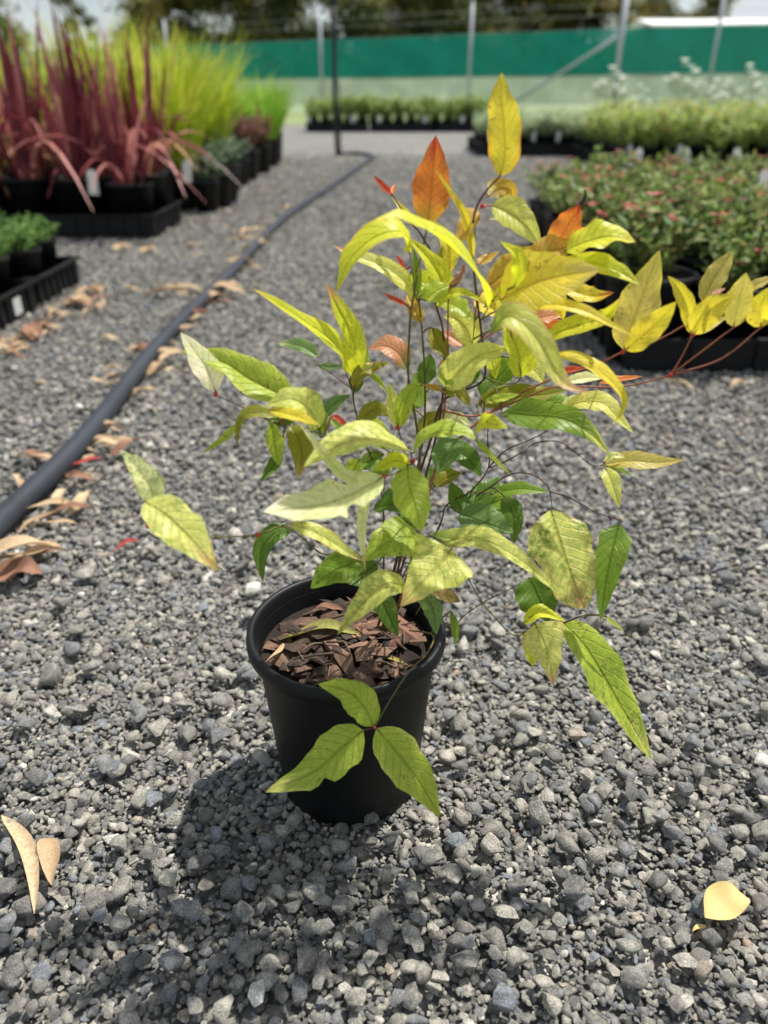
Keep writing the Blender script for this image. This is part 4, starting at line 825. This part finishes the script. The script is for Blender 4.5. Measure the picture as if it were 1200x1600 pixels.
# ---- red strap-leaved plants: every blade is a part
M_MAROON = leafy('maroon_strap', (84, 32, 42), (138, 64, 70), 0.25, 0.35, scale=5)
M_MAROON2 = leafy('pink_strap', (150, 76, 80), (214, 150, 140), 0.3, 0.4, scale=6)
M_STRAW = leafy('straw_strap', (200, 150, 100), (226, 186, 140), 0.3, 0.5, scale=6)
def strap(seed, ln, wd, lean, droop, m, az):
    r = random.Random(seed); V = []; s = np.array([-math.sin(az), math.cos(az), 0]); tw = r.uniform(-.6, .6); off_ = r.uniform(.01, .07)
    for i, t in enumerate(np.linspace(0, 1, 9)):
        rr = off_ + ln * (lean * .5 * t + droop * .6 * t * t); p = np.array([rr * math.cos(az), rr * math.sin(az), .17 + ln * (t - droop * .75 * t ** 3)])
        w_ = wd * min(1, .55 + t * 2) * (1 - t ** 3.2) + .0008; sd = s * math.cos(tw * t) + np.array([0, 0, 1]) * math.sin(tw * t)
        V += [p - sd * w_, p + np.array([math.cos(az), math.sin(az), 0]) * -w_ * .35, p + sd * w_]
    return mesh('blade', V, [(3 * i + j, 3 * i + j + 1, 3 * i + j + 4, 3 * i + j + 3) for i in range(8) for j in range(2)], m)
def red_plant(seed):
    r = random.Random(seed); t = thing('potted_cordyline', 'spiky maroon strap-leaved plant in black pot on left bed', 'potted plant', (0, 0, 0), 0, 'maroon strap-leaved pots'); obj('pot', POT20, t); obj('soil', SO20, t)
    for k in range(27):
        up = r.random(); az = r.uniform(0, 6.28)
        if up < .62: me = strap(seed * 50 + k, r.uniform(.30, .62), r.uniform(.008, .014), r.uniform(-.35, .65), r.uniform(.0, .12), M_MAROON if r.random() < .7 else M_MAROON2, az)
        else: me = strap(seed * 50 + k, r.uniform(.24, .46), r.uniform(.007, .012), r.uniform(.4, 1.0), r.uniform(.3, 1.55), r.choice((M_MAROON, M_MAROON2, M_MAROON2, M_STRAW)), az)
        obj('blade', me, t)
    return t
pr = [red_plant(s) for s in range(3)]
place(pr, [(-1.02, 3.32), (-1.23, 3.34), (-1.03, 3.55), (-1.25, 3.56), (-1.42, 3.34), (-1.62, 3.38), (-1.52, 3.60), (-1.90, 3.45), (-1.75, 3.62), (-1.05, 3.78), (-1.3, 3.8), (-1.6, 3.82)], .95, 1.12, .012, lambda x, y: ('spiky maroon strap-leaved plant in black pot, front corner of its tray by the path', None)[0:1] + ('maroon corner pot',) if (x > -1.1 and y < 3.4) else
      ('spiky maroon strap-leaved plant in black pot, front row of the deep trays', 'maroon front row') if y < 3.5 else ('spiky maroon strap-leaved plant in black pot, standing behind the front maroon row', 'maroon back rows'))
for i, x in enumerate((-1.13, -1.60, -2.07)):
    tag(obj('tray', T_BIG, None, (x, 3.44, .001)), 'deep black tray under the maroon strap-leaved pots', 'tray', 'trays under the maroon plants')
tags([(-1.12, 3.19, .165), (-1.53, 3.18, .16), (-.88, 3.72, .16)], 'white plastic plant tag standing in a maroon strap-leaved pot', 'tags in the maroon plants', .09, .12, .02)

# ---- lime grasses behind
LIM = [(178, 196, 44), (160, 184, 40), (196, 208, 70), (140, 168, 44), (206, 202, 92)]
pr = [proto('potted_grass', 'tall lime green arching grass in black pot behind the maroon plants', 'potted plant', 'tall lime grasses', POT20, SO20, grass_foliage(80 + i, .17, .08, .66, 260, LIM, .0048, .75, .75)) for i in range(3)]
place(pr, [(-1.0, 4.1), (-.98, 4.75), (-1.10, 4.35), (-1.36, 4.3), (-1.62, 4.25), (-1.9, 4.3), (-2.15, 4.3), (-1.2, 4.65), (-1.5, 4.7), (-1.8, 4.7), (-2.1, 4.7), (-1.3, 5.1), (-1.7, 5.1), (-2.2, 5.1)], .92, 1.1)
BGR = [(96, 120, 92), (120, 142, 112), (80, 104, 78), (136, 150, 126)]
pr = []
for i in range(3):
    f, fl = shrub_foliage(120 + i, .13, .07, .16, 26, 24, BGR, .024, .008, .8); pr.append(proto('potted_shrublet', 'blue-green bushy plant in black pot along the path edge', 'potted plant', 'blue-green pots along the path', POT14, SO14, f))
place(pr, [(-.86, 4.0), (-.84, 4.2), (-.84, 4.4), (-.90, 4.58), (-.90, 4.80), (-.91, 5.02), (-.92, 5.3), (-1.08, 5.25)], .95, 1.15)
RDG = [(120, 84, 74), (142, 96, 84), (98, 96, 66), (150, 80, 76)]
pr = []
for i in range(2):
    f, fl = shrub_foliage(140 + i, .15, .08, .24, 30, 26, RDG, .026, .008, .8); pr.append(proto('potted_shrublet', 'reddish bronze bushy plant in black pot by the path edge', 'potted plant', 'bronze pots by the path', POT17, SO17, f))
place(pr, [(-.92, 5.6), (-.94, 5.85), (-1.13, 5.7), (-.90, 6.1), (-1.1, 6.05), (-1.3, 5.8)], .95, 1.15)
BRG = [(128, 176, 40), (152, 192, 56), (108, 156, 40), (170, 200, 80)]
pr = [proto('potted_grass', 'bright green tufted grass in black pot at the bed end', 'potted plant', 'bright green tufts at the bed end', POT20, SO20, grass_foliage(160 + i, .17, .08, .48, 240, BRG, .0042, .75, .7)) for i in range(2)]
place(pr, [(-.92, 6.7), (-.95, 7.1), (-1.2, 6.9), (-1.25, 7.3), (-1.5, 6.6), (-1.6, 7.1), (-1.0, 7.5), (-1.9, 6.9)], .9, 1.15)
f, _ = shrub_foliage(180, .15, .085, .30, 40, 26, [(150, 172, 72), (120, 150, 62), (176, 188, 96)], .035, .011, .8)
f2, _ = shrub_foliage(181, .15, .085, .26, 40, 26, [(110, 142, 64), (140, 160, 90)], .035, .011, .8)
pr = [proto('potted_shrublet', 'pale green bushy plant in black pot behind the lime grasses', 'potted plant', 'pale green pots behind the grasses', POT17, SO17, q) for q in (f, f2)]
place(pr, [(-1.5 - .33 * c - .02 * r_, 5.7 + r_ * .42) for r_ in range(6) for c in range(5) if not (r_ in (2, 3) and c == 0)], 1.0, 1.35)

# ---- far row, centre bed and right far bed
def bed(spots, protos, smin, smax): place(protos, spots, smin, smax)
FR = [(140, 172, 82), (160, 182, 94), (120, 154, 70), (180, 190, 126)]
pr = []
for i in range(3):
    f, fl = shrub_foliage(200 + i, .13, .09, .30, 24, 20, FR, .038, .012, .8, [(230, 230, 214)], .08, .016); pr.append(proto('potted_shrublet', 'low green bushy plant in black pot of the farthest row', 'potted plant', 'pots of the farthest row', POT14, SO14, f, fl))
place(pr, [(-1.1 + i * .19, 13.2 + r_ * .2) for r_ in range(3) for i in range(16)], .95, 1.3)
for i in range(3): tag(obj('tray', T_WIDE, None, (-.72 + i * 1.0, 13.4, .001), None, (1, 1.4, 1.8)), 'long black tray under the farthest row of green pots', 'tray', 'trays under the farthest row')
tags([(-1.1 + i * .55 + rnd.uniform(-.15, .15), 13.1, .1) for i in range(6)], 'white plastic plant tag standing in the farthest row', 'tags in the farthest row', .12, .1, .03)
SG = [(178, 196, 160), (198, 210, 180), (156, 178, 138), (188, 200, 148)]
pr = []
for i in range(3):
    f, fl = shrub_foliage(220 + i, .13, .075, .22, 26, 22, SG, .032, .009, .8); pr.append(proto('potted_shrublet', 'pale sage green plant in black pot of the centre bed', 'potted plant', 'sage green pots in the centre bed', POT14, SO14, f))
place(pr, [(1.02 + i * .165, 7.98 + r_ * .18) for r_ in range(7) for i in range(12)], .95, 1.2)
for i in range(2):
    for j in range(3): tag(obj('tray', T_WIDE, None, (1.38 + i * .99, 8.06 + j * .49, .001), None, (1, 1, 1.5)), 'wide black tray under the sage green pots', 'tray', 'trays under the sage pots')
tags([(1.05 + i * .33 + rnd.uniform(-.1, .1), 7.9, .12) for i in range(6)] + [(1.3, 8.6, .2), (2.2, 8.5, .2)], 'white plastic plant tag standing among sage green pots', 'tags in the sage pots', .09, .1, .018)
DG_ = [(172, 198, 96), (196, 210, 100), (156, 182, 106), (206, 214, 126), (180, 196, 152)]
pr = []
for i in range(4):
    f, fl = shrub_foliage(240 + i, .13, .075, .30, 26, 24, DG_, .032, .009, .8, [(216, 120, 90), (226, 224, 214), (210, 140, 110)], .3, .016); pr.append(proto('potted_shrublet', 'yellow-green plant with orange and white flecks in black pot of right far bed', 'potted plant', 'yellow-green pots in the right far bed', POT14, SO14, f, fl))
place(pr, [(1.80 + i * .175, 6.36 + r_ * .18) for r_ in range(7) for i in range(13)], .95, 1.25)
for i in range(3):
    for j in range(3): tag(obj('tray', T_WIDE, None, (2.18 + i * .99, 6.46 + j * .49, .001), None, (1, 1, 1.5)), 'wide black tray under the yellow-green flecked pots', 'tray', 'trays under the flecked pots')
tags([(1.74 + i * .62 + rnd.uniform(-.2, .2), 6.27, .09) for i in range(4)], 'white plastic plant tag standing among yellow-green flecked pots', 'tags in the flecked pots', .09, .1, .018)
pr = []
for i in range(2):
    f, fl = shrub_foliage(260 + i, .13, .09, .50, 18, 16, [(150, 170, 110), (130, 156, 96)], .03, .008, .35, [(240, 242, 236), (232, 236, 224)], 1.0, .036); pr.append(proto('potted_flower', 'tall white-flowered spire plant in black pot at back of right far bed', 'potted plant', 'white-flowered spires', POT14, SO14, f, fl))
place(pr, [(2.05 + i * .3 + rnd.uniform(-.08, .08), 7.7 + rnd.uniform(0, .5)) for i in range(14)], .9, 1.3)

# ------------------------------------------------------------------ fence: posts, rails, shade cloth
FX = lambda X: 22.4 - 0.57 * X
def cloth_mat(name, c, tr, tl):
    m, n, p, o = mat(name); t = nd(n, 'ShaderNodeTexCoord'); z = noise(n, 1.3, 4, .6, t.outputs['Object']); z2 = noise(n, 40, 2, .5, t.outputs['Object'])
    Lc = lin(c); col = ramp(n, z.outputs['Fac'], [(.3, tuple(v * .85 for v in Lc)), (.7, tuple(v * 1.15 for v in Lc))]); n.links.new(col.outputs[0], p.inputs['Base Color']); p.inputs['Roughness'].default_value = .8
    ts = nd(n, 'ShaderNodeBsdfTranslucent'); n.links.new(col.outputs[0], ts.inputs[0]); m1 = nd(n, 'ShaderNodeMixShader'); m1.inputs[0].default_value = tl; n.links.new(p.outputs[0], m1.inputs[1]); n.links.new(ts.outputs[0], m1.inputs[2])
    tp = nd(n, 'ShaderNodeBsdfTransparent'); m2 = nd(n, 'ShaderNodeMixShader'); f = nd(n, 'ShaderNodeMapRange'); f.inputs[1].default_value = .35; f.inputs[2].default_value = .65; f.inputs[3].default_value = tr - .06; f.inputs[4].default_value = tr + .06
    n.links.new(z2.outputs['Fac'], f.inputs[0]); n.links.new(f.outputs[0], m2.inputs[0]); n.links.new(m1.outputs[0], m2.inputs[1]); n.links.new(tp.outputs[0], m2.inputs[2]); n.links.new(m2.outputs[0], o.inputs[0]); return m
M_CLOTH = cloth_mat('green_shade_cloth', (14, 122, 106), .2, .4); M_MESH = cloth_mat('pale_mesh_cloth', (196, 214, 190), .42, .5)
PX = [-22, -17.3, -12.6, -9.2, -6.3, -1.65, 2.05, 5.13, 6.84, 9.6, 12.4]
fence = thing('fence', 'galvanised post fence hung with green shade cloth beyond the plant beds', 'fence', (0, FX(0), 0))
for i, x in enumerate(PX):
    y = FX(x) - FX(0); thick = i == 7; r_ = .062 if thick else .038
    b = MB(); b.tube([(x, y, -.1), (x, y, 2.5 if thick else 2.36)], r_, 12); po = obj('post', b.mesh('post', M_GALV), fence)
    b = MB(); b.tube([(x, y, 2.5 if thick else 2.36), (x, y, 2.53 if thick else 2.38), (x, y, 2.56 if thick else 2.41)], [r_ * 1.15, r_ * 1.1, r_ * .3], 12); obj('post_cap', b.mesh('post_cap', M_GALV), po)
dx = -2.5
for sgn in (-1,):
    b = MB(); b.tube([(5.13, FX(5.13) - FX(0), 1.64), (5.13 + dx, FX(5.13 + dx) - FX(0) , .05)], .036, 10); obj('brace', b.mesh('brace', M_GALV), fence)
for i in range(len(PX) - 1):
    x0, x1 = PX[i], PX[i + 1]; NX, NZ = 24, 6
    for (nm, z0, z1, m) in (('shade_cloth', .87, 1.76, M_CLOTH), ('mesh_panel', .04, .875, M_MESH)):
        V = []; so_ = -.045 if nm == 'shade_cloth' else -.041
        for k in range(NZ + 1):
            for j in range(NX + 1):
                u = j / NX; X = x0 + (x1 - x0) * u; sag = .02 * math.sin(u * math.pi) * (1 if k == NZ else 0) + (.012 * math.sin(u * 31 + i) if k in (0,) else 0)
                V.append((X, FX(X) - FX(0) + .13 + so_ + .02 * math.sin(u * 17 + k * 1.3 + i) * math.sin(u * math.pi) - .02, z0 + (z1 - z0) * k / NZ - sag))
        obj(nm, mesh(nm, V, [(k * (NX + 1) + j, k * (NX + 1) + j + 1, (k + 1) * (NX + 1) + j + 1, (k + 1) * (NX + 1) + j) for k in range(NZ) for j in range(NX)], m), fence)
    for z in (.88, 1.75, 2.0, 2.2):
        b = MB(); b.tube([(x0, FX(x0) - FX(0) + .04, z), (x1, FX(x1) - FX(0) + .04, z)], .010 if z == .88 and i > 6 else .0028, 5); obj('wire', b.mesh('wire', M_GALV), fence)

# ------------------------------------------------------------------ distant white shed
sh = thing('shed', 'low white shed with pale roof behind the fence', 'building', (12.6, 36, 0))
b = MB(); b.box((-2.4, -1.8, 0), (2.6, 1.8, 2.72)); obj('wall', b.mesh('wall', simple('grey_green_wall', (84, 98, 90), 0.7), False), sh)
b = MB(); b.add([(-2.6, -2.0, 2.80), (2.8, -2.0, 2.80), (2.8, 0, 3.12), (-2.6, 0, 3.12), (-2.6, 2.0, 2.80), (2.8, 2.0, 2.80), (-2.6, -2.0, 2.73), (2.8, -2.0, 2.73)], [(0, 1, 2, 3), (3, 2, 5, 4), (6, 7, 1, 0), (0, 3, 4), (1, 5, 2)]); obj('roof', b.mesh('roof', M_SHED, False), sh)

# ------------------------------------------------------------------ gum trees beyond the fence
def tree_mesh(seed, ht, crad, cols, trunk_h, nclump, nleaf, ls=.16):
    r = random.Random(seed); tb = MB(); lb = MB(); ends = []
    def limb(p, d, l, rr, depth):
        q = p + d * l; md = (p + q) / 2 + np.array([r.uniform(-.08, .08), r.uniform(-.08, .08), .03]) * l; tb.tube(catmull([p, md, q], 6), list(np.linspace(rr, rr * .55, 6)), 6)
        if depth == 0: ends.append(q); return
        for _ in range(r.randint(2, 4)):
            a = r.uniform(0, 6.28); e = r.uniform(.35, 1.15); nd_ = np.array([math.cos(a) * math.cos(e), math.sin(a) * math.cos(e), math.sin(e)]) * .8 + d * .35; nd_ /= np.linalg.norm(nd_); limb(q, nd_, l * r.uniform(.55, .8), rr * .55, depth - 1)
    limb(np.array([0., 0, -.1]), np.array([r.uniform(-.08, .08), r.uniform(-.08, .08), 1.]), trunk_h, ht * .024, 3)
    E = np.array(ends); top = E[:, 2].max(); E[:, 2] = trunk_h * .55 + (E[:, 2] - E[:, 2].min()) * (ht - trunk_h * .55) / max(.1, top - E[:, 2].min()); rmax = np.abs(E[:, :2]).max(); E[:, :2] *= crad / rmax
    for k in range(nclump):
        e = E[r.randrange(len(E))] + np.array([r.gauss(0, .32), r.gauss(0, .32), r.gauss(0, .22)]) * crad * .42; cs = crad * r.uniform(.12, .27); c0 = r.choice(cols)
        for _ in range(nleaf):
            d = np.array([r.gauss(0, 1), r.gauss(0, 1), r.gauss(0, .75)]); p = e + d * cs * .6; a = r.uniform(0, 6.28); dd = np.array([math.cos(a), math.sin(a), r.uniform(-1.1, .5)])
            leafquad(lb, p, dd, np.array([r.uniform(-1, 1), r.uniform(-1, 1), r.uniform(.2, 1)]), ls * r.uniform(.7, 1.5), ls * .3, jit(c0, r, .22))
    return tb.mesh('trunk', M_TRUNK), lb.mesh('crown', M_COL, False)
OLV = [(96, 104, 60), (76, 86, 50), (116, 118, 66), (88, 92, 62), (66, 78, 46)]; OLV2 = [(128, 124, 60), (108, 112, 58), (146, 134, 70), (92, 100, 56)]
def tree(me, x, y, s, rz, label, group=None):
    t = thing('gum_tree', label, 'tree', (x, y, 0), rz, group); t.scale = (s,) * 3; obj('trunk', me[0], t); obj('crown', me[1], t); return t
TM = [tree_mesh(300 + i, h_, c_, cl, th, 210, 60, .30) for i, (h_, c_, cl, th) in enumerate([(7.2, 3.0, OLV, 2.0), (8.2, 3.3, OLV2, 2.4), (6.4, 2.8, OLV, 1.6), (7.6, 3.2, OLV2, 2.0)])]
LB = 'dark olive gum tree in the dense row behind the fence'; GB = 'gum trees in the row behind the fence'
for i, (px, Y, s) in enumerate([(205, 56, .62), (262, 52, .9), (325, 55, 1.1), (392, 50, 1.0), (455, 54, 1.15), (520, 49, 1.05), (590, 55, 1.1), (655, 50, .95), (720, 54, 1.1), (790, 50, 1.0), (850, 54, 1.05), (910, 52, .82), (975, 50, .72), (1035, 52, .74), (1090, 50, .64), (1062, 55, .7), (1132, 52, .5), (350, 62, 1.2), (620, 64, 1.15), (880, 63, 1.0), (480, 63, 1.2), (750, 63, 1.2)]):
    X = (px - 600) / FPX * (Y * .878 + .24); kk = (i * 3 + i // 4) % 4; tree(TM[kk], X, Y, s, i * 1.7, LB if kk % 2 == 0 else 'bronze-tinged gum tree in the dense row behind the fence', GB if kk % 2 == 0 else 'bronze-tinged gum trees behind the fence')
TS = tree_mesh(340, 6.0, 1.0, OLV, 3.6, 40, 50, .2); Y = 50; tree(TS, (140 - 600) / FPX * (Y * .878), Y, 1.0, .5, 'slender gum tree with small high tuft standing apart in the sky gap')
TH = tree_mesh(350, 4.2, 1.9, [(120, 138, 76), (140, 150, 90), (104, 124, 66)], .8, 130, 60, .24); Y = 42; tree(TH, (-8 - 600) / FPX * (Y * .878), Y, 1.0, .9, 'rounded paler green tree at the end of the fence, apart from the gum row')
# low scrub under the trees
def scrub():
    r = random.Random(77); b = MB()
    for k in range(9000):
        x = r.uniform(-30, 22); y = 58 + r.uniform(-2, 6) - .1 * x; h = 1.3 + .7 * math.sin(x * .7) * math.sin(x * .23 + 1); p = np.array([x, y, r.uniform(0, max(.3, h))]); a = r.uniform(0, 6.28)
        leafquad(b, p, np.array([math.cos(a), math.sin(a), r.uniform(-.6, .8)]), np.array([r.uniform(-1, 1), r.uniform(-1, 1), 1.]), r.uniform(.3, .5), .12, jit(r.choice(OLV), r))
    return b.mesh('scrub', M_COL, False)
tag(obj('scrub', scrub()), 'dark low scrub growing beneath the gum tree row', 'scrub', None, 'stuff')
